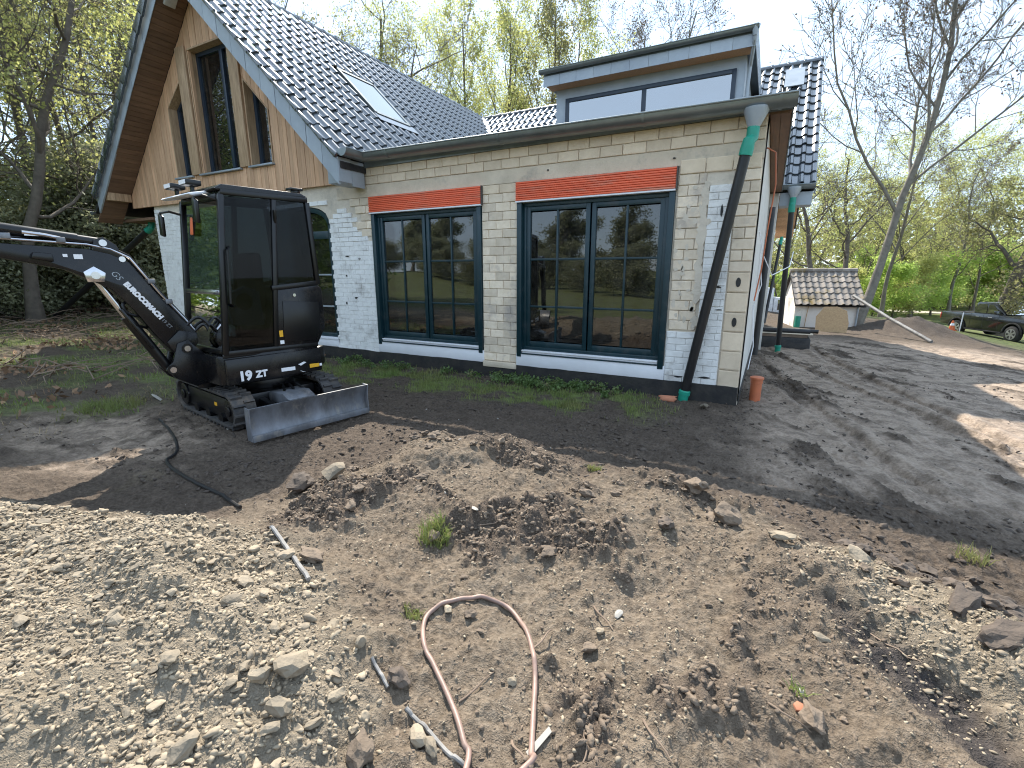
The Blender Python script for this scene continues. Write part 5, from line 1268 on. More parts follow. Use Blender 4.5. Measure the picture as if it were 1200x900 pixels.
# the ones that stand out in the photograph
for uv, sz, lb, ms, stt in (
    ((354, 571), .21, 'dark grey boulder at the near edge of the shadow, left of the lying slab', RD, (1.2, .9, .8)),
    ((392, 559), .20, 'pale flat-topped broken stone perched beside the dark grey boulder', RK, (1.2, .8, .7)),
    ((850, 612), .16, 'rounded brown lump at the crest of the mound', RC, (1.1, .9, .9)),
    ((815, 580), .17, 'broad earthy lump on the back edge of the mound', RC, (1.2, 1, .8)),
    ((780, 621), .10, 'small dark clod alone on the pale flank of the mound', RD, (1, 1, 1)),
    ((345, 787), .12, 'biggest squarish stone in the middle of the rubble heap', RK, (1.3, 1.0, .7)),
    ((305, 800), .075, 'upright wedge of stone beside the biggest rubble stone', RK, (.8, 1.2, 1)),
    ((326, 836), .085, 'pinkish three-cornered stone below the biggest rubble stone', RK, (1.2, .8, .8)),
    ((215, 886), .09, 'pale block of stone at the bottom edge of the rubble heap', RK, (1.2, .9, .8)),
    ((425, 888), .10, 'rough dark stone at the bottom edge beside the hose', RC, (1.2, 1, .9)),
    ((490, 872), .085, 'light angular stone beside the grey cable', RK, (1.1, .9, .8)),
    ((505, 879), .065, 'narrow tilted stone leaning on the light angular one', RK, (.6, 1.4, .8)),
    ((469, 802), .08, 'dark stone by the short cable end', RD, (1.1, 1, .9)),
    ((423, 760), .06, 'tall pale stone standing out near the head of the rubble', RK, (.7, 1, 1.3)),
    ((600, 803), .042, 'brown cube-like pebble inside the hose loop', RK, (1, 1, .9)),
    ((525, 717), .048, 'small stone trapped under the top of the hose loop', RK, (1.2, .8, .7)),
    ((725, 723), .042, 'pale chunk of stone on the mound, right of the brown stick', RP, (1.2, .9, .6)),
    ((703, 743), .045, 'ochre stone just left of the pale chunk', RK, (1, 1, 1)),
    ((962, 752), .07, 'smooth pale cobble above the black soil streak', RK, (1.3, .8, .6)),
    ((367, 657), .14, 'flat slab half sunk beside the dusty cable', RC, (1.4, .8, .5)),
    ((557, 600), .07, 'white-edged flake lying high on the mound', RP, (1.1, .7, .4)),
    ((1005, 657), .15, 'brown block at the top of the pale stony slope', RK, (1.1, .9, .7)),
    ((915, 633), .11, 'grey wedge stone among chips on the ridge', RK, (1.3, .8, .6)),
    ((1085, 672), .10, 'dark slab of soil at the lip of the hollow', RD, (1.6, .8, .6)),
    ((1130, 712), .12, 'longest dark clod sliding into the hollow', RD, (1.8, .8, .6)),
    ((1172, 752), .13, 'lowest dark clod at the right edge', RD, (1.8, .9, .6)),
    ((1140, 685), .09, 'upper dark clod behind the longest one', RD, (1.2, 1, .8)),
    ((773, 463), .10, 'whitish rubble stone beside the broken orange pipe piece', RP, (1.1, .9, .8)),
    ((825, 478), .16, 'mortar lump lying at the plinth by the leaning pipe', RK, (1.6, .7, .5)),
    ((184, 467), .16, 'thin pale slab lying in the grass left of the digger', RP, (1.6, .5, .25))):
    place(ms, at(*uv), sz, lb, 'stone', None, 'stone' if ms in (RK, RP) else 'clod', stt)
s = MB(); s.prism([(-.022, -.012), (.02, -.016), (.024, .008), (.0, .02), (-.02, .01)], lambda u, v, w: (u, v, w), 0, .01); o = s.build('shard', M['terracotta'], loc=tuple(at(936, 832) + Vector((0, 0, .008))), bevel=.002); o.rotation_euler = (.3, .2, .6); tag(o, 'small orange tile shard on the bare earth at lower right', 'shard')
s = MB(); s.prism([(-.011, -.055), (.010, -.06), (.012, .05), (-.006, .058)], lambda u, v, w: (u, v, w), 0, .004); o = s.build('strip', M['pale_chip'], loc=tuple(at(632, 872) + Vector((0, 0, .010)))); o.rotation_euler = (.1, .1, -.25); tag(o, 'white plastic strip lying beside the right leg of the hose', 'strip')
# loose stones one by one, biggest first
nrs = np.random.RandomState(5)
def scatter(n, x0, x1, y0, y1, accept):
    x = nrs.uniform(x0, x1, n); y = nrs.uniform(y0, y1, n); m = masks(x, y); k = nrs.rand(n) < accept(x, y, m); return x[k], y[k], {a: b[k] for a, b in m.items()}
x, y, m_ = scatter(420, -4.2, -.75, -6.1, -4.7, lambda x, y, m: m['rub'] * m['heap'])
for i in range(min(150, len(x))):
    sz = .035 + .05 * nrs.rand() ** 3
    place(RK, Vector((x[i], y[i], 0)), sz, 'loose grey-brown stone among the crushed rubble of the near left heap', 'stone', 'loose stones of the rubble heap', 'stone', (nrs.uniform(.9, 1.4), nrs.uniform(.7, 1), nrs.uniform(.5, .8)))
x, y, m_ = scatter(2200, .55, 2.0, -4.8, -2.6, lambda x, y, m: sst(-.12, .02, y - np.interp(x, RX, RY)) * sst(.75, .3, y - np.interp(x, RX, RY)))
for i in range(min(150, len(x))):
    sz = .035 + .075 * nrs.rand() ** 2
    place(RD, Vector((x[i], y[i], 0)), sz, 'dark brown clod heaped in the hollow at the right edge', 'clod', 'dark clods of the hollow', 'clod', (nrs.uniform(.9, 1.5), nrs.uniform(.7, 1), nrs.uniform(.6, .9)), sink=.5)
x, y, m_ = scatter(700, -2.8, 1.0, -5.2, -3.2, lambda x, y, m: m['dry'] * (1 - m['heap']) * (.15 + .85 * sst(-.7, .1, y - np.interp(x, RX, RY))))
for i in range(min(110, len(x))):
    sz = .03 + .07 * nrs.rand() ** 2.5
    place(RC, Vector((x[i], y[i], 0)), sz, 'crumbly brown clod lying on the spoil mound', 'clod', 'clods of the spoil mound', 'clod', (nrs.uniform(.9, 1.4), nrs.uniform(.7, 1), nrs.uniform(.6, .9)), sink=.45)
# crushed stone and crumbs too many to count
def shard_shapes(n_, sub, seed):
    r = np.random.RandomState(seed); out = []
    bm = bmesh.new(); bmesh.ops.create_icosphere(bm, subdivisions=sub, radius=1); co = np.array([v.co for v in bm.verts]); fc = np.array([[v.index for v in f.verts] for f in bm.faces]); bm.free()
    for i in range(n_):
        V = co.copy()
        for k in range(8):
            d = r.normal(size=3); d /= np.linalg.norm(d); lim = r.uniform(.30, .75); t = V @ d; V = V - np.outer(np.clip(t - lim, 0, 9), d)
        V += r.uniform(-.05, .05, V.shape); V /= np.abs(V).max(); out.append(V)
    return np.array(out), fc
SH1, SH2 = shard_shapes(24, 1, 7), shard_shapes(24, 2, 8)
def rubble(name, x, y, size, m, seed, flat=(.35, .8), sub=1, sink=.25):
    r = np.random.RandomState(seed); n_ = len(x); shapes, fc = SH2 if sub == 2 else SH1
    k = shapes.shape[1]
    V = shapes[r.randint(0, len(shapes), n_)] + r.uniform(-.10, .10, (n_, k, 3)) * (.5 if sub == 2 else 1)
    V = V * np.stack([r.uniform(.9, 1.5, n_), r.uniform(.6, 1.0, n_), r.uniform(*flat, n_)], -1)[:, None]
    for ax in (0, 1):
        a = r.normal(0, .38, n_); c_, s_ = np.cos(a)[:, None], np.sin(a)[:, None]; u = V[..., ax] * c_ - V[..., 2] * s_; w = V[..., ax] * s_ + V[..., 2] * c_
        V[..., ax] = u; V[..., 2] = w
    a = r.uniform(0, 6.283, n_); c_, s_ = np.cos(a)[:, None], np.sin(a)[:, None]
    V = np.stack([V[..., 0] * c_ - V[..., 1] * s_, V[..., 0] * s_ + V[..., 1] * c_, V[..., 2]], -1) * (size * .5)[:, None, None]
    z = height(x, y) + size * .5 * flat[0] * (1 - 2 * sink)
    V = V + np.stack([x, y, z], -1)[:, None]
    F = (fc[None] + (np.arange(n_) * k)[:, None, None]).reshape(-1, 3)
    o = link(name, np_mesh(name, V.reshape(-1, 3), F, m)); return tag(o, kind='stuff')
x, y, m_ = scatter(70000, -6.5, -.5, -6.6, -4.6, lambda x, y, m: m['rub'] * m['heap'] * .8 * sst(.1, .9, 1.15 - np.abs(fbm(x * 2, y * 2, 3, 71))))
d_ = np.hypot(x, y + 6.5)
rubble('crushed_stone', x, y, (.010 + .022 * nrs.rand(len(x)) ** 2.2) * (.85 + .06 * d_), M['stone_stuff'], 1)
x, y, m_ = scatter(6500, -6.5, -.6, -6.6, -4.6, lambda x, y, m: m['rub'] * m['heap'] * .8 * sst(-.3, .3, fbm(x * 1.3, y * 1.3, 3, 73)))
rubble('crushed_stone', x, y, .028 + .038 * nrs.rand(len(x)) ** 2.4, M['stone_stuff'], 11, (.3, .7), 2, .3)
x, y, m_ = scatter(30000, -.2, 2.2, -5.2, -3.5, lambda x, y, m: m['rub'] * (1 - m['heap']) * m['dry'] * .6)
rubble('crushed_stone', x, y, .009 + .026 * nrs.rand(len(x)) ** 2.5, M['stone_stuff'], 2, (.25, .55))
cl = lambda x, y: sst(.0, .45, fbm(x * 1.6, y * 1.6, 3, 81))
x, y, m_ = scatter(60000, -3.2, 1.6, -5.9, -3.0, lambda x, y, m: m['dry'] * (1 - m['rub']) * (.12 + .35 * cl(x, y) + .75 * m['crumb']))
rubble('earth_crumbs', x, y, .006 + .030 * nrs.rand(len(x)) ** 4 * (.6 + .8 * m_['crumb']), M['clod'], 3)
x, y, m_ = scatter(30000, -3.2, 1.6, -5.9, -3.0, lambda x, y, m: m['dry'] * (1 - m['rub']) * (.2 + .6 * sst(.0, .4, fbm(x * 1.2, y * 1.2, 3, 85))))
rubble('pebbles', x, y, .005 + .018 * nrs.rand(len(x)) ** 4, M['stone_stuff'], 4)
x, y, m_ = scatter(120000, -7.5, 5.0, -4.8, 5.5, lambda x, y, m: (1 - m['dry']) * (1 - m['grass']) * (.16 + .6 * sst(-.1, .4, fbm(x * 1.1, y * 1.1, 3, 83))) * (1 - .93 * m['sheen']) * sst(14, 3, np.hypot(x, y + 4)))
rubble('dark_soil_crumbs', x, y, .009 + .055 * nrs.rand(len(x)) ** 3.8, M['clod_dark'], 5, sink=.4)
x, y, m_ = scatter(1100, -7.5, 5.5, -5.4, 5, lambda x, y, m: (1 - m['grass']) * .35)
rubble('pale_pebbles', x, y, .008 + .028 * nrs.rand(len(x)) ** 4, M['pale_chip'], 6)

# ================================================================== GRASS, WEEDS, STRAW
def blades(name, x, y, hgt, wid, m, seed, lean=.6, tagit=True):
    r = np.random.RandomState(seed); n_ = len(x); a = r.uniform(0, 6.283, n_); ln = r.uniform(.1, lean, n_); h = hgt * r.uniform(.5, 1.2, n_)
    z = height(x, y) - .005; dx, dy = np.cos(a), np.sin(a); b = r.uniform(0, 6.283, n_); px, py = np.cos(b) * wid, np.sin(b) * wid
    P = lambda t, w: np.stack([x + dx * ln * h * t ** 1.6 + px * w, y + dy * ln * h * t ** 1.6 + py * w, z + h * t * (1 - .35 * ln * t)], -1)
    V = np.stack([P(0, -1), P(0, 1), P(.55, .8), P(.55, -.8), P(1, .05), P(1, -.05)], 1); k = np.arange(n_)[:, None] * 6
    F = np.concatenate([k + np.array([[0, 1, 2, 3]]), k + np.array([[3, 2, 4, 5]])]); o = link(name, np_mesh(name, V.reshape(-1, 3), F, m))
    return tag(o, kind='stuff') if tagit else o
def scat2(n, x0, x1, y0, y1, key='grass'):
    return scatter(n, x0, x1, y0, y1, lambda x, y, m: m[key] * (.2 + .8 * sst(-.2, .3, fbm(x * 2.5, y * 2.5, 3, 91))))
x, y, m_ = scat2(34000, -9.6, -.8, -1.6, 0.0); blades('grass', x, y, .085, .0035, M['grass'], 1)
x, y, m_ = scat2(90000, -26, -6.2, -6.5, 9); blades('grass', x, y, .10, .006, M['grass'], 2)
x, y, m_ = scatter(7000, -12, -6, -5.2, 0, lambda x, y, m: sst(.0, .5, fbm(x * .8, y * .8, 3, 95)) * .6); blades('dry_grass', x, y, .10, .003, M['straw'], 3, 1.6)
def tuft(u, v, rad, h, n_, label):
    p = at(u, v); a = nrs.uniform(0, 6.28, n_); q = rad * np.sqrt(nrs.rand(n_)); o = blades('grass_tuft', p.x + q * np.cos(a), p.y + q * np.sin(a), h, .003, M['grass'], int(u), .9, False); tag(o, label, 'grass tuft')
tuft(510, 630, .085, .10, 260, 'yellow-green grass tuft growing on the mound'); tuft(484, 722, .045, .035, 140, 'tiny mossy tuft left of the top of the hose loop'); tuft(696, 552, .05, .06, 90, 'small tuft at the back edge of the mound'); tuft(1140, 655, .08, .10, 80, 'grass wisp among the dark clods at right'); tuft(935, 812, .03, .05, 30, 'faint weed above the orange shard')
tuft(130, 478, .35, .14, 700, 'yellowing clump of long grass on the mud left of the digger track')
def leafcloud(n_, c, rad, size, seed, squash=(1, 1, 1), shell=.5):
    r = np.random.RandomState(seed); d = r.normal(size=(n_, 3)); d /= np.linalg.norm(d, axis=1)[:, None]; q = r.rand(n_)[:, None] ** shell
    return np.array(c) + d * q * rad * np.array(squash)
def leaves_mesh(name, P, size, m, seed, aspect=.55, droop=.0):
    r = np.random.RandomState(seed); n_ = len(P); a = r.normal(size=(n_, 3)); a[:, 2] -= droop; a /= np.linalg.norm(a, axis=1)[:, None]; b = np.cross(a, r.normal(size=(n_, 3))); b /= np.linalg.norm(b, axis=1)[:, None] + 1e-9
    s_ = (size * r.uniform(.6, 1.3, n_))[:, None]; V = np.stack([P - a * s_ * .5, P + b * s_ * aspect * .5, P + a * s_ * .5, P - b * s_ * aspect * .5], 1)
    return np_mesh(name, V.reshape(-1, 3), (np.arange(n_)[:, None] * 4 + np.arange(4)), m)
# leafy weeds along the plinth
P_ = []
for i in range(90):
    xx = rnd.uniform(-3.6, -1.7) if i < 60 else rnd.uniform(-8.0, -3.6); yy = -.12 - abs(rnd.gauss(0, .22)); h = rnd.uniform(.06, .17)
    P_.append(leafcloud(40, (xx, yy, H(xx, yy) + h * .55), h * .9, .05, i, (1, .9, .6)))
tag(link('weeds', leaves_mesh('weeds', np.concatenate(P_), .042, M['weed'], 3, .7)), kind='stuff')
# brushwood, dead twigs on the bank at the left
s = MB(); r = random.Random(4)
for i in range(900):
    xx = r.uniform(-26, -9.0); yy = r.uniform(-4.5, 3.5) + (xx + 10) * -.1
    if math.sin(xx * .9) * math.sin(yy * 1.1 + 1) < -.1 and xx > -14: continue
    a = r.uniform(0, 6.28); L = r.uniform(.25, 1.3); z = H(xx, yy) + r.uniform(.01, .16); dz = r.uniform(-.05, .25)
    s.tube([(xx, yy, z), (xx + math.cos(a) * L * .5, yy + math.sin(a) * L * .5, z + dz * .6 + .03), (xx + math.cos(a + .2) * L, yy + math.sin(a + .2) * L, z + dz)], [.012, .009, .004], 4, False)
tag(s.build('brushwood', M['twig']), kind='stuff')
x, y, m_ = scatter(22000, -26, -7.5, -5, 6, lambda x, y, m: sst(-.15, .4, fbm(x * .5, y * .5, 3, 97)) * .9)
tag(link('leaf_litter', leaves_mesh('leaf_litter', np.stack([x, y, height(x, y) + .015 + .06 * nrs.rand(len(x))], -1), .10, M['litter'], 8, .6)), kind='stuff')

# ================================================================== OUTHOUSE, LORRY, PICK-UP, CONE
sx, sy_ = bearing(976, 22.5); SZ = H(sx, sy_)
shed = thing('outhouse', 'small white plastered outhouse with an old mossy tiled roof', 'outhouse', (sx, sy_, SZ), math.radians(9))
ew = ztop(960, 351, 22.0) - SZ; rt = ztop(975, 316, 23.6) - SZ - .05
s = MB(); s.box(-1.12, 1.02, 0, 2.4, -.6, ew); s.prism([(0, ew + .002), (2.4, ew + .002), (1.6, rt - .12), (1.4, rt - .12)], YZ, -1.08, .98); s.build('wall', M['shedwall'], shed)
pitch = Vector((0, -1.65, -(rt - ew + .12))); ln_s = pitch.length; dn = pitch.normalized()
s = MB(); o0 = Vector((0, 1.45, rt - .05)); o1 = o0 + dn * (ln_s + .12); nn = Vector((0, dn.z, -dn.y)); nn = nn if nn.z > 0 else -nn
s.prism([(o0.y, o0.z), (o1.y, o1.z), (o1.y - nn.y * .05, o1.z - nn.z * .05), (o0.y - nn.y * .05, o0.z - nn.z * .05)], YZ, -1.19, 1.19)
s.prism([(o0.y + .004, o0.z), (2.6, ew - .05), (2.6, ew - .1), (o0.y + .004, o0.z - .05)], YZ, -1.19, 1.19); rf = s.build('roof', M['bitumen'], shed)
T_OLD = tile_mesh(.237, (ln_s + .1) / 6, M['shedtile'], 2)
rot = Matrix((Vector((1, 0, 0)), -dn, nn)).transposed().to_euler()
for r_ in range(6):
    for c in range(10):
        p = o0 + dn * (r_ * (ln_s + .1) / 6) + Vector((-1.185 + (c + .5) * .237, 0, 0)) + nn * .03
        link('roof_tile', T_OLD, rf, p, (rot.x + rnd.uniform(-.03, .03), rot.y + rnd.uniform(-.03, .03), rot.z + rnd.uniform(-.02, .02)))
ridge_p = [o0 + Vector((-1.2, 0, .05)), o0 + Vector((1.2, 0, .05))]
for i in range(9):
    a = ridge_p[0] + (ridge_p[1] - ridge_p[0]) * i / 9; b = ridge_p[0] + (ridge_p[1] - ridge_p[0]) * (i + 1.05) / 9; s = MB(); s.tube([a, b], [.10, .12], 8); s.build('ridge_tile', M['shedtile'], rf, smooth=True)
s = MB(); s.tube([(1.0, -.06, ew - .1), (1.0, -.06, -.1)], .035, 8); s.build('downpipe', M['zinc'], shed, smooth=True)
s = MB(); s.tube([(-.65, -.05, ew - .05), (-.7, -.05, ew * .4), (-.72, -.04, 0)], .012, 6); s.build('wire', M['osb'], shed)
s = MB(); s.tube([(-1.02, -.18, -.2), (-1.0, -.15, .45)], .10, 12); o = s.build('green_pipe_end', M['green'], None, loc=(sx - .0, sy_, SZ), rot=(0, 0, math.radians(9))); o.name = 'green_pipe'; tag(o, 'short green pipe piece leaning on the left of the white outhouse', 'pipe piece')
# leaning chip-board and stake
bx_, by_ = bearing(984, 20.6); bz = H(bx_, by_)
s = MB(); s.prism([(-.48, .0), (.46, -.03), (.50, .35), (.40, .78), (.10, .92), (-.30, .90), (-.52, .55)], lambda u, v, w: (u, w + v * .35, v), 0, .025)
tag(s.build('chip_board', M['osb'], loc=(bx_, by_, bz - .03), rot=(0, 0, math.radians(-6))), 'pale wooden board with broken edges leaning before the white outhouse', 'board')
a = Vector((*bearing(1005, 21.9), 0)); a.z = ztop(1005, 347, 21.9); b = Vector((*bearing(1108, 19.5), 0)); b.z = H(b.x, b.y) + .03
s = MB(); s.tube([a, a + (b - a) * .5 + Vector((0, 0, -.04)), b], .055, 10); tag(s.build('long_pole', M['cable'], smooth=True), 'long grey pole leaning from the outhouse eave down over the soil heap', 'pole')
# white box lorry far behind the platform
vx, vy = bearing(894, 31); VZ = ztop(893, 377, 31) - .3
van = thing('box_lorry', 'white box lorry with a small windscreen parked far behind the house corner', 'lorry', (vx, vy, VZ), math.radians(20))
s = MB(); s.box(-3.4, .35, -1.05, 1.05, .75, 2.25); s.build('cargo_box', M['truck'], van, bevel=.04)
s = MB(); s.prism([(.40, .45), (2.05, .45), (2.1, 1.0), (1.80, 1.62), (.40, 1.75)], XZ, -.98, .98); cb = s.build('driver_cab', M['truck'], van, bevel=.06)
s = MB(); s.prism([(.62, 1.05), (1.75, 1.02), (1.58, 1.55), (.62, 1.60)], XZ, -.995, -.982); s.build('side_window', M['carglass'], van)
s = MB(); s.add([(2.115, -.85, 1.0), (2.115, .85, 1.0), (1.84, .8, 1.6), (1.84, -.8, 1.6)], [(0, 1, 2, 3)]); s.build('windscreen', M['carglass'], van)
for wx in (-2.4, 1.25):
    for wy in (-.92, .92):
        s = MB(); disc(s, (wx, wy, .38), .38, (0, 1, 0), .22, 18); w_ = s.build('wheel', M['tyre'], van, smooth=True); s = MB(); disc(s, (wx, wy + .12 * (1 if wy > 0 else -1), .38), .2, (0, 1, 0), .02, 12); s.build('rim', M['rim'], w_)
s = MB(); s.box(-3.3, .3, -.9, .9, .5, .74); s.build('chassis', M['tyre'], van)
s = MB(); s.prism([(-1.0 + .26 * math.cos(t) * (1 + .2 * math.sin(5 * t)), 1.55 + .2 * math.sin(t)) for t in np.linspace(0, 2 * PI, 15)[:-1]], XZ, -1.064, -1.060); s.build('emblem', M['tyre'], van)
# black pick-up, side on
cx_, cy_ = bearing(1188, 34.5); CZ = H(cx_, cy_)
car = thing('pickup_truck', 'black double-cab pickup truck parked on the lower ground by the big tree', 'pickup', (cx_, cy_, CZ), math.radians(-66))
def arch_cut(cx, r_, z0): return [(cx + r_ * math.cos(a), z0 + r_ * math.sin(a)) for a in np.linspace(PI, 0, 9)]
low = [(-2.62, .60), (-2.58, .52)] + [(-1.95, .50)] + arch_cut(-1.5, .44, .42)[1:-1] + [(-1.0, .40), (1.15, .40)] + arch_cut(1.62, .44, .42)[1:-1] + [(2.15, .45), (2.62, .50), (2.70, .72), (2.66, .98), (2.50, 1.10), (1.15, 1.20), (.95, 1.22), (-.75, 1.22), (-.80, 1.18), (-2.60, 1.18), (-2.66, .9)]
s = MB(); s.prism(low, XZ, -.93, .93); s.build('body', M['carpaint'], car, bevel=.035)
s = MB(); s.prism([(-.78, 1.20), (.98, 1.20), (.30, 1.76), (.10, 1.80), (-.55, 1.80), (-.70, 1.72)], XZ, -.80, .80); s.build('cabin', M['carpaint'], car, bevel=.05)
for a in ([(-.62, 1.27), (-.05, 1.27), (-.05, 1.70), (-.55, 1.70)], [(.02, 1.27), (.72, 1.27), (.28, 1.68), (.02, 1.70)]):
    for sy in (-1, 1):
        s = MB(); s.prism(a, XZ, sy * .802, sy * .812); s.build('side_window', M['carglass'], car)
s = MB(); s.add([(.99, -.72, 1.25), (.99, .72, 1.25), (.36, .66, 1.74), (.36, -.66, 1.74)], [(0, 1, 2, 3)]); s.build('windscreen', M['carglass'], car)
for wx in (-1.5, 1.62):
    for wy in (-.84, .84):
        sg = 1 if wy > 0 else -1
        s = MB(); s.tube([(wx, wy - .12, .38), (wx, wy - .10, .38), (wx, wy + .10, .38), (wx, wy + .12, .38)], [.34, .385, .385, .34], 22); w_ = s.build('wheel', M['tyre'], car, smooth=True, angle=40)
        s = MB(); disc(s, (wx, wy + sg * .118, .38), .255, (0, 1, 0), .012, 20)
        rim = s.build('rim', M['rim'], w_)
        for k in range(6):
            a = k * PI / 3; s = MB(); s.prism([(wx + math.cos(a - .22) * .10, .38 + math.sin(a - .22) * .10), (wx + math.cos(a - .3) * .22, .38 + math.sin(a - .3) * .22), (wx + math.cos(a + .3) * .22, .38 + math.sin(a + .3) * .22), (wx + math.cos(a + .22) * .10, .38 + math.sin(a + .22) * .10)], XZ, wy + sg * .125, wy + sg * .127)
            s.build('spoke_gap', M['tyre'], w_)
        s = MB(); o_ = [(wx + .44 * math.cos(a), .42 + .44 * math.sin(a)) for a in np.linspace(PI, 0, 11)]; i_ = [(wx + .52 * math.cos(a), .42 + .51 * math.sin(a)) for a in np.linspace(0, PI, 11)]
        s.prism(o_ + i_, XZ, sg * .92, sg * .965); s.build('wheel_arch', M['tyre'], car, bevel=.01)
s = MB(); s.box(-2.30, -.95, -.85, .85, 1.181, 1.20); s.build('bed_cover', M['tyre'], car)
for sy in (-1, 1):
    s = MB(); s.box(-2.675, -2.60, sy * .78, sy * .935, .80, 1.10); s.build('tail_lamp', M['lamp_red'], car, bevel=.01)
    s = MB(); s.box(2.45, 2.66, sy * .62, sy * .92, .90, 1.02); s.build('headlight', M['rim'], car, bevel=.02)
    s = MB(); s.prism([(.62, 1.26), (.82, 1.26), (.80, 1.42), (.66, 1.42)], XZ, sy * .95, sy * 1.08); s.build('wing_mirror', M['carpaint'], car, bevel=.02)
    for hx in (-.45, .25):
        s = MB(); s.box(hx, hx + .2, sy * .931, sy * .95, 1.05, 1.085); s.build('door_handle', M['rim'], car, bevel=.005)
    s = MB(); s.box(-1.0, 1.1, sy * .90, sy * .98, .36, .42); s.build('running_board', M['tyre'], car, bevel=.01)
for hx in (-.74, -.02, .82):
    s = MB(); s.box(hx - .006, hx + .006, -.9325, -.929, .5, 1.2); s.build('door_gap', M['tyre'], car)
qx, qy = bearing(1129, 33.5); qz = H(qx, qy)
cone = thing('traffic_cone', 'small orange traffic cone standing at the tail of the black pickup', 'cone', (qx, qy, qz)); cone.scale = (.72, .72, .72)
s = MB(); s.tube([(0, 0, .03), (0, 0, .70)], [.20, .05], 16); s.build('cone_body', M['beacon'], cone, smooth=True); s = MB(); s.box(-.25, .25, -.25, .25, 0, .04); s.build('base', M['beacon'], cone, bevel=.01); s = MB(); s.tube([(0, 0, .36), (0, 0, .52)], [.133, .093], 16); s.build('white_band', M['decal'], cone, smooth=True)
s = MB(); s.tube([(0, 0, -.2), (.02, 0, 1.5)], .035, 8); tag(s.build('marker_post', M['decal'], loc=(qx + .35, qy + .1, qz)), 'thin whitish marker post beside the orange cone', 'post').scale = (.7, .7, .62)
# gravel path along the wood's edge
pth = [bearing(u, 62) for u in (1000, 1060, 1120, 1180, 1240, 1300)]
s = MB(); vs = []
for (px, py) in pth:
    for k in (-1.5, 1.5): vs.append((px - .35 * k, py + k, H(px, py) + .06))
s.add(vs, [(2 * i, 2 * i + 2, 2 * i + 3, 2 * i + 1) for i in range(len(pth) - 1)]); tag(s.build('path', M['path']), kind='structure')

# ================================================================== TREES
class Tree:
    """a skeleton of branches grown level by level: wood tubes plus the points that carry leaves"""
    def __init__(s, seed, H_, r0, lean=(0, 0), first=.3, n=(11, 7, 6, 5), ang=(55, 50, 45, 45), ratio=(.45, .5, .5, .45), wob=.16, up=.12, levels=4, thin=.42, rmin=.006):
        s.r = np.random.RandomState(seed); s.V = []; s.F = []; s.nv = 0; s.tips = []; s.levels = levels
        s.P = dict(n=n, ang=ang, ratio=ratio, wob=wob, up=up, thin=thin, rmin=rmin)
        s.branch(np.zeros(3), np.array([lean[0], lean[1], 1.0]), H_, r0, 0, first)
    def tube(s, pts, rad, n):
        d = np.gradient(pts, axis=0); d /= np.linalg.norm(d, axis=1)[:, None] + 1e-9
        ref = np.array([.31, .77, .12]); a = np.cross(d, ref); a /= np.linalg.norm(a, axis=1)[:, None] + 1e-9; b = np.cross(d, a)
        t = np.arange(n) * 2 * PI / n
        ring = pts[:, None] + rad[:, None, None] * (a[:, None] * np.cos(t)[None, :, None] + b[:, None] * np.sin(t)[None, :, None])
        k = len(pts); i = np.arange(k - 1)[:, None] * n; j = np.arange(n)[None]; j2 = (j + 1) % n
        s.F.append((np.stack([i + j, i + j2, i + n + j2, i + n + j], -1) + s.nv).reshape(-1, 4)); s.V.append(ring.reshape(-1, 3)); s.nv += k * n
    def branch(s, p, d, L, r0, lv, first=.2):
        R, P = s.r, s.P; seg = (12, 8, 6, 4, 3)[lv]; d = d / np.linalg.norm(d); pts = [p]; st = L / seg
        for i in range(seg):
            w = P['wob'] * (1.0 if lv else .55); d = d + R.normal(0, w, 3) + np.array([0, 0, P['up'] * (1 if lv else .4)]); d /= np.linalg.norm(d); pts.append(pts[-1] + d * st)
        pts = np.array(pts); t = np.linspace(0, 1, seg + 1); rad = r0 * (1 - t * (.80 if lv < 3 else .6)) ** .9
        if lv == 0: rad = rad * (1 + .55 * np.exp(-t * 18))
        s.tube(pts, rad, (9, 6, 4, 3, 3)[lv])
        if lv >= s.levels - 1: s.tips.append(pts[1:])
        if lv >= s.levels: return
        n = P['n'][lv]; az = R.uniform(0, 6.28)
        for k in range(n):
            f = first + (1 - first) * ((k + R.uniform(.1, .9)) / n); q = f * seg; i = min(int(q), seg - 1); pos = pts[i] + (pts[i + 1] - pts[i]) * (q - i)
            ax = pts[i + 1] - pts[i]; ax /= np.linalg.norm(ax); az += 2.4 + R.uniform(-.5, .5)
            o1 = np.cross(ax, [.2, .3, .9] if abs(ax[2]) < .9 else [1, 0, 0]); o1 /= np.linalg.norm(o1); o2 = np.cross(ax, o1)
            an = math.radians(P['ang'][lv] * R.uniform(.7, 1.25)); dd = ax * math.cos(an) + (o1 * math.cos(az) + o2 * math.sin(az)) * math.sin(an)
            ll = L * P['ratio'][lv] * R.uniform(.6, 1.2) * (1.15 - .6 * f if lv == 0 else 1.1 - .4 * f); rr = min(rad[i] * .56, r0 * s.P['thin']) * R.uniform(.7, 1)
            s.branch(pos, dd, ll, max(rr, P['rmin']), lv + 1)
    def wood(s, name, m): return np_mesh(name, np.concatenate(s.V), np.concatenate(s.F), m, True)
    def leaves(s, name, per, spread, size, m, keep=1.0, aspect=.6):
        T = np.concatenate(s.tips); R = s.r; T = T[R.rand(len(T)) < keep]; P_ = np.repeat(T, per, 0) + R.normal(0, spread, (len(T) * per, 3)); return leaves_mesh(name, P_, size, m, 5, aspect, .3)
def kind(seed, wood, leaf, lv, **kw):
    t = Tree(seed, **kw); return t.wood('trunk', wood), t.leaves('crown', m=leaf, **lv), kw['H_']
K = {}
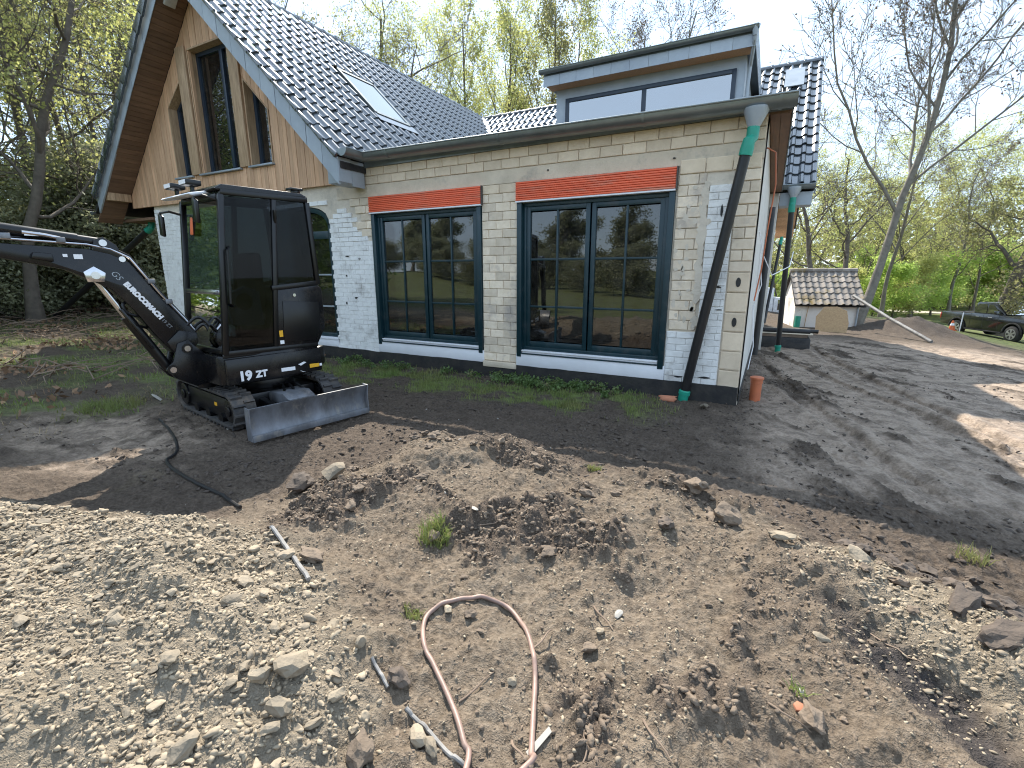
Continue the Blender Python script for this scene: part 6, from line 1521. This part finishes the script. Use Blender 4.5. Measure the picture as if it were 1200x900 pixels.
K['oak'] = kind(1, M['bark'], M['leaf_o'], dict(per=1, spread=.18, size=.11, keep=.45), H_=13, r0=.20, rmin=.010, first=.28, n=(12, 8, 6, 4), ang=(62, 55, 50, 45), ratio=(.50, .52, .5, .45), wob=.24, up=.06)
K['leafy'] = kind(2, M['bark'], M['leaf_y'], dict(per=2, spread=.20, size=.105, keep=.8), H_=13, r0=.105, first=.18, n=(14, 8, 5, 4), ang=(52, 50, 48, 45), ratio=(.42, .48, .5, .45), wob=.16, up=.08)
K['leafy2'] = kind(12, M['bark'], M['leaf_y'], dict(per=2, spread=.22, size=.105, keep=.7), H_=13, r0=.095, first=.16, n=(15, 7, 5, 4), ang=(48, 52, 48, 45), ratio=(.38, .50, .5, .45), wob=.18, up=.08)
K['slender'] = kind(3, M['bark'], M['leaf_o'], dict(per=2, spread=.15, size=.125, keep=.7), H_=14, r0=.13, rmin=.009, first=.30, n=(14, 6, 5, 3), ang=(40, 42, 45, 45), ratio=(.36, .45, .5, .5), wob=.12, up=.14)
K['bare'] = kind(4, M['bark_pale'], M['bud'], dict(per=1, spread=.10, size=.085, keep=.55), H_=14, r0=.14, rmin=.009, first=.25, n=(12, 7, 6, 4), ang=(48, 48, 48, 45), ratio=(.48, .5, .5, .5), wob=.15, up=.10)
K['under'] = kind(5, M['bark'], M['leaf_g'], dict(per=4, spread=.22, size=.17), H_=6, r0=.07, first=.06, n=(14, 7, 5, 3), ang=(60, 50, 50, 45), ratio=(.45, .5, .5, .5), wob=.2, up=.05, levels=3)
K['hedge'] = kind(6, M['bark'], M['leaf_d'], dict(per=6, spread=.30, size=.14), H_=4.5, r0=.06, first=.02, n=(16, 8, 5, 3), ang=(65, 55, 50, 45), ratio=(.55, .5, .5, .5), wob=.22, up=.02, levels=3)
K['dense'] = kind(7, M['bark'], M['leaf_d'], dict(per=5, spread=.35, size=.30), H_=11, r0=.22, first=.08, n=(16, 8, 5, 3), ang=(60, 52, 50, 45), ratio=(.40, .5, .5, .5), wob=.18, up=.06, levels=3)
_seen = {}
def tree(kd, x, y, h, label, group=None, name=None, cat='tree', leaf=None, rz=None, tilt=(0, 0), wide=1.):
    if group and 'mirrored' not in label:
        if label in _seen: label += ', the taller one' if h > _seen[label] else ', the lower one'
        _seen[label] = h
    w, c, h0 = K[kd]; k = h / h0; z = H(x, y) - .08
    t = thing(name or {'oak': 'oak_tree', 'leafy': 'leafy_tree', 'leafy2': 'leafy_tree', 'slender': 'slender_tree', 'bare': 'bare_tree', 'under': 'bush', 'hedge': 'bush', 'dense': 'dense_tree'}[kd], label, cat, (x, y, z), 0, group)
    t.rotation_euler = (tilt[0], tilt[1], rnd.uniform(0, 6.28) if rz is None else rz); t.scale = (k * wide, k * wide, k)
    link('trunk', w, t)
    o = link('crown', c, t)
    if leaf:
        o.data = leaf
    return t
def recolour(kd, m):
    c = K[kd][1].copy(); c.materials.clear(); c.materials.append(m); return c
CR = {'leafy_g': recolour('leafy2', M['leaf_g']), 'slender_y': recolour('slender', M['leaf_y']), 'under_o': recolour('under', M['leaf_o']), 'under_y': recolour('under', M['leaf_y']), 'oak_y': recolour('oak', M['leaf_y'])}
# --- wood on the left
def spot(u): return 'at the far left edge' if u < -30 else 'above the left end of the boom' if u < 50 else 'above the bend of the boom' if u < 105 else 'close to the barge board' if u < 160 else 'half behind the gable'
def row(D, near, mid): return 'in the front row' if D < near else 'in the second row' if D < mid else 'far back'
wl_, wg = 'spring tree with fresh yellow-green leaves in the wood left of the house', 'leafy trees of the left wood'
for i, (u, D, h) in enumerate(((-150, 20, 12), (-60, 17.5, 12.5), (15, 20, 13.5), (62, 23, 15), (110, 21, 13), (150, 27, 15), (-20, 28, 16), (185, 33, 16))):
    x, y = bearing(u, D); tree(('leafy', 'leafy2', 'leafy', 'slender')[i % 4], x, y, h, f'yellow-green spring tree, {row(D, 24, 33)}, {spot(u)}', wg, leaf=CR['slender_y'] if i % 4 == 3 else None)
wb_, wbg = 'bare grey tree with thin twisted branches in the left wood', 'bare trees of the left wood'
for i, (u, D, h) in enumerate(((-100, 18, 11), (30, 18.5, 10), (85, 26, 13), (125, 30, 15), (60, 36, 17), (165, 30, 13))):
    x, y = bearing(u, D); tree(('bare', 'oak')[i % 2], x, y, h, f'bare grey twisted tree, {row(D, 19, 31)}, {spot(u)}', wbg)
hb_, hbg = 'dark overgrown bush at the edge of the left wood behind the digger boom', 'dark bushes along the left wood'
for i, (u, D, h) in enumerate(((-120, 19, 3.2), (-50, 20, 3.0), (5, 19.5, 2.6), (48, 20.5, 3.2), (88, 21, 3.6), (122, 21.5, 4.2), (150, 21, 4.0), (178, 20.5, 3.6), (200, 23, 4.0), (75, 26, 4.4), (160, 27, 5.0))):
    x, y = bearing(u, D); tree('hedge' if i % 3 else 'under', x, y, h, f'overgrown bush, {row(D, 20.8, 24.5)}, {spot(u)}', hbg, name='dark_bush', cat='bush', wide=1.15, leaf=None if i % 3 else CR['under_o'])
# --- trees standing behind the roof
for u, D, vt, kd, lf, lb in ((345, 31, -70, 'oak', None, 'big dark oak with crooked bare limbs rising behind the gable roof'), (418, 33, -40, 'oak', None, 'second crooked oak, right of the big one, behind the gable roof'), (300, 36, -60, 'oak', None, 'oak behind the top of the gable, leftmost of those over the roof'), (478, 36, 50, 'leafy2', None, 'low round green tree just beyond the slope of the gable roof'), (505, 42, 38, 'leafy', None, 'green tree behind the low end of the gable roof'),
                             (545, 40, 30, 'slender', 'slender_y', 'upright yellow-leaved tree left of the tallest one behind the valley'), (590, 39, 18, 'slender', 'slender_y', 'upright pale tree behind the roof valley, middle of the row'), (637, 38, 8, 'slender', None, 'tallest slender brownish tree next to the dormer'), (668, 42, 40, 'slender', 'slender_y', 'pale tree half hidden by the left end of the dormer'), (715, 52, 32, 'bare', None, 'bare tree top showing left over the dormer roof'), (760, 52, 24, 'bare', None, 'bare tree top showing over the middle of the dormer roof'), (575, 48, 60, 'leafy', None, 'yellow-green tree low behind the row of slender ones'), (620, 50, 66, 'leafy2', None, 'small leafy tree low behind the roof valley by the dormer')):
    x, y = bearing(u, D); z = H(x, y); tree(kd, x, y, ztop(u, vt, D) - z, lb, leaf=CR.get(lf) if lf else None)
# --- right-hand side
def special(seed, x, y, label, wood, leaf, lv, name, **kw):
    t = Tree(seed, **kw); o = thing(name, label, 'tree', (x, y, H(x, y) - .1)); link('trunk', t.wood('trunk', wood), o); link('crown', t.leaves('crown', m=leaf, **lv), o)
x, y = bearing(1012, 25.5)
special(21, x, y, 'tall bare tree leaning right from behind the outhouse, its fine twigs spread over the sky', M['bark_pale'], M['bud'], dict(per=1, spread=.06, size=.10, keep=.30), 'leaning_tree', rmin=.012, H_=16.5, r0=.17, lean=(.30, .14), first=.27, n=(15, 11, 8, 6), ang=(40, 44, 42, 40), ratio=(.55, .46, .48, .5), wob=.13, up=.10, thin=.42)
x, y = bearing(1183, 38)
special(22, x, y, 'crooked spreading tree with a thick dark trunk standing behind the pickup', M['bark'], M['leaf_o'], dict(per=2, spread=.18, size=.14, keep=.8), 'spreading_tree', H_=10.5, r0=.36, first=.24, n=(12, 8, 7, 4), ang=(66, 55, 50, 45), ratio=(.62, .52, .5, .45), wob=.25, up=.05)
for u, D, vt, kd, lf, lb, wd in ((950, 30, 150, 'oak', 'oak_y', 'brownish twiggy tree right behind the black tiled verge', 1.1), (985, 34, 165, 'oak', 'oak_y', 'second twiggy tree, between the verge and the leaning tree', 1.2), (1040, 40, 130, 'bare', None, 'grey tree with steep branches behind the leaning trunk', 1), (915, 36, 230, 'leafy', None, 'leafy tree seen between the house and the drain pipe', 1.1), (1075, 52, 190, 'leafy', None, 'soft green tree far behind the leaning tree', 1.2), (1120, 56, 200, 'bare', None, 'bare tree in the far wood left of the thick trunk', 1.2), (1150, 60, 185, 'leafy2', None, 'yellow-green tree of the far wood above the pickup', 1.2), (1010, 56, 185, 'leafy', None, 'green tree of the far wood behind the outhouse roof', 1.2), (960, 58, 200, 'leafy2', None, 'pale green tree of the far wood beside the verge', 1.2), (1215, 52, 150, 'bare', None, 'bare tree reaching in at the right edge of the far wood', 1.1), (1250, 44, 120, 'leafy2', None, 'leafy tree at the far right edge', 1.1), (1195, 66, 190, 'leafy', None, 'green tree furthest back behind the thick trunk', 1.2), (1095, 70, 175, 'leafy2', None, 'furthest pale green tree in the gap of the far wood', 1.3), (925, 60, 215, 'leafy', None, 'green tree of the far wood directly behind the lorry', 1.2)):
    x, y = bearing(u, D); z = H(x, y); tree(kd, x, y, ztop(u, vt, D) - z, lb, leaf=CR.get(lf) if lf else None, wide=wd)
ub_, ubg = 'bright green undergrowth bush along the far edge of the wood', 'bright bushes at the edge of the far wood'
for i, (u, D, h) in enumerate(((940, 44, 4), (975, 46, 4.5), (1005, 50, 4.5), (1030, 47, 5), (1055, 49, 5.2), (1078, 54, 5.5), (1100, 58, 5.5), (1122, 66, 6), (1145, 67, 6), (1168, 68, 6.5), (1192, 68, 6), (1215, 68, 6), (1240, 68, 6), (905, 46, 4), (885, 50, 5), (1045, 60, 6.5), (1085, 70, 7), (1130, 74, 7.5), (1180, 76, 7.5))):
    x, y = bearing(u, D); tree('under', x, y, h * .9, f'bright green bush, {row(D, 52, 69)}, ' + ('behind the lorry' if u < 910 else 'behind the drain pipe' if u < 950 else 'left of the outhouse roof' if u < 990 else 'behind the outhouse' if u < 1020 else 'by the leaning trunk' if u < 1050 else 'over the soil heap' if u < 1090 else 'left of the pickup' if u < 1140 else 'behind the pickup' if u < 1200 else 'at the right edge'), ubg, cat='bush', leaf=CR['under_y'] if i % 3 == 1 else None, wide=1.35)
# --- far wood: closes the view to the horizon behind everything
P_ = []
for i in range(150):
    u = rnd.uniform(-260, 1420); D = rnd.uniform(75, 120); x, y = bearing(u, D); hh = rnd.uniform(9, 17) if u > 900 else rnd.uniform(5, 8)
    P_.append(leafcloud(170, (x, y, H(x, y) + hh * .5), hh * .55, .5, 500 + i, (1.05, 1.05, 1), .45))
tag(link('far_wood', leaves_mesh('far_wood', np.concatenate(P_), 1.15, M['leaf_o'], 9, .7)), kind='stuff')
# --- garden behind the photographer, seen only as reflections in the window panes
for i, (x, y, h) in enumerate(((-14, -40, 9), (-8, -43, 10), (-3, -39, 8.5), (3, -42, 9.5), (9, -40, 9), (15, -38, 9), (22, -43, 10), (-21, -40, 10), (-28, -46, 10), (29, -38, 9), (-35, -40, 9), (36, -42, 10), (-42, -44, 10))):
    tree('dense', x, y, h * .72, 'dense dark tree across the garden, mirrored in the patio windows', 'trees across the garden', wide=1.35)
for i in range(17):
    x, y = -34 + i * 4.2, -30 - 3 * math.sin(i * 1.9)
    tree('hedge', x, y, 2.7 + .5 * math.sin(i * 2.3), 'dark hedge bush across the garden, mirrored in the patio windows', 'hedge across the garden', name='dark_bush', cat='bush', wide=1.5)
for i, (x, y, h) in enumerate(((-16.5, -5.2, 5), (-18.5, -7.2, 5.5), (-21, -5.0, 6), (-20, -9.5, 5.5), (-24, -7.5, 6.5))):
    tree('under', x, y, h, 'leafy bush beside the garden, mirrored in the windscreen of the digger', 'bushes mirrored in the windscreen', cat='bush', wide=1.4)
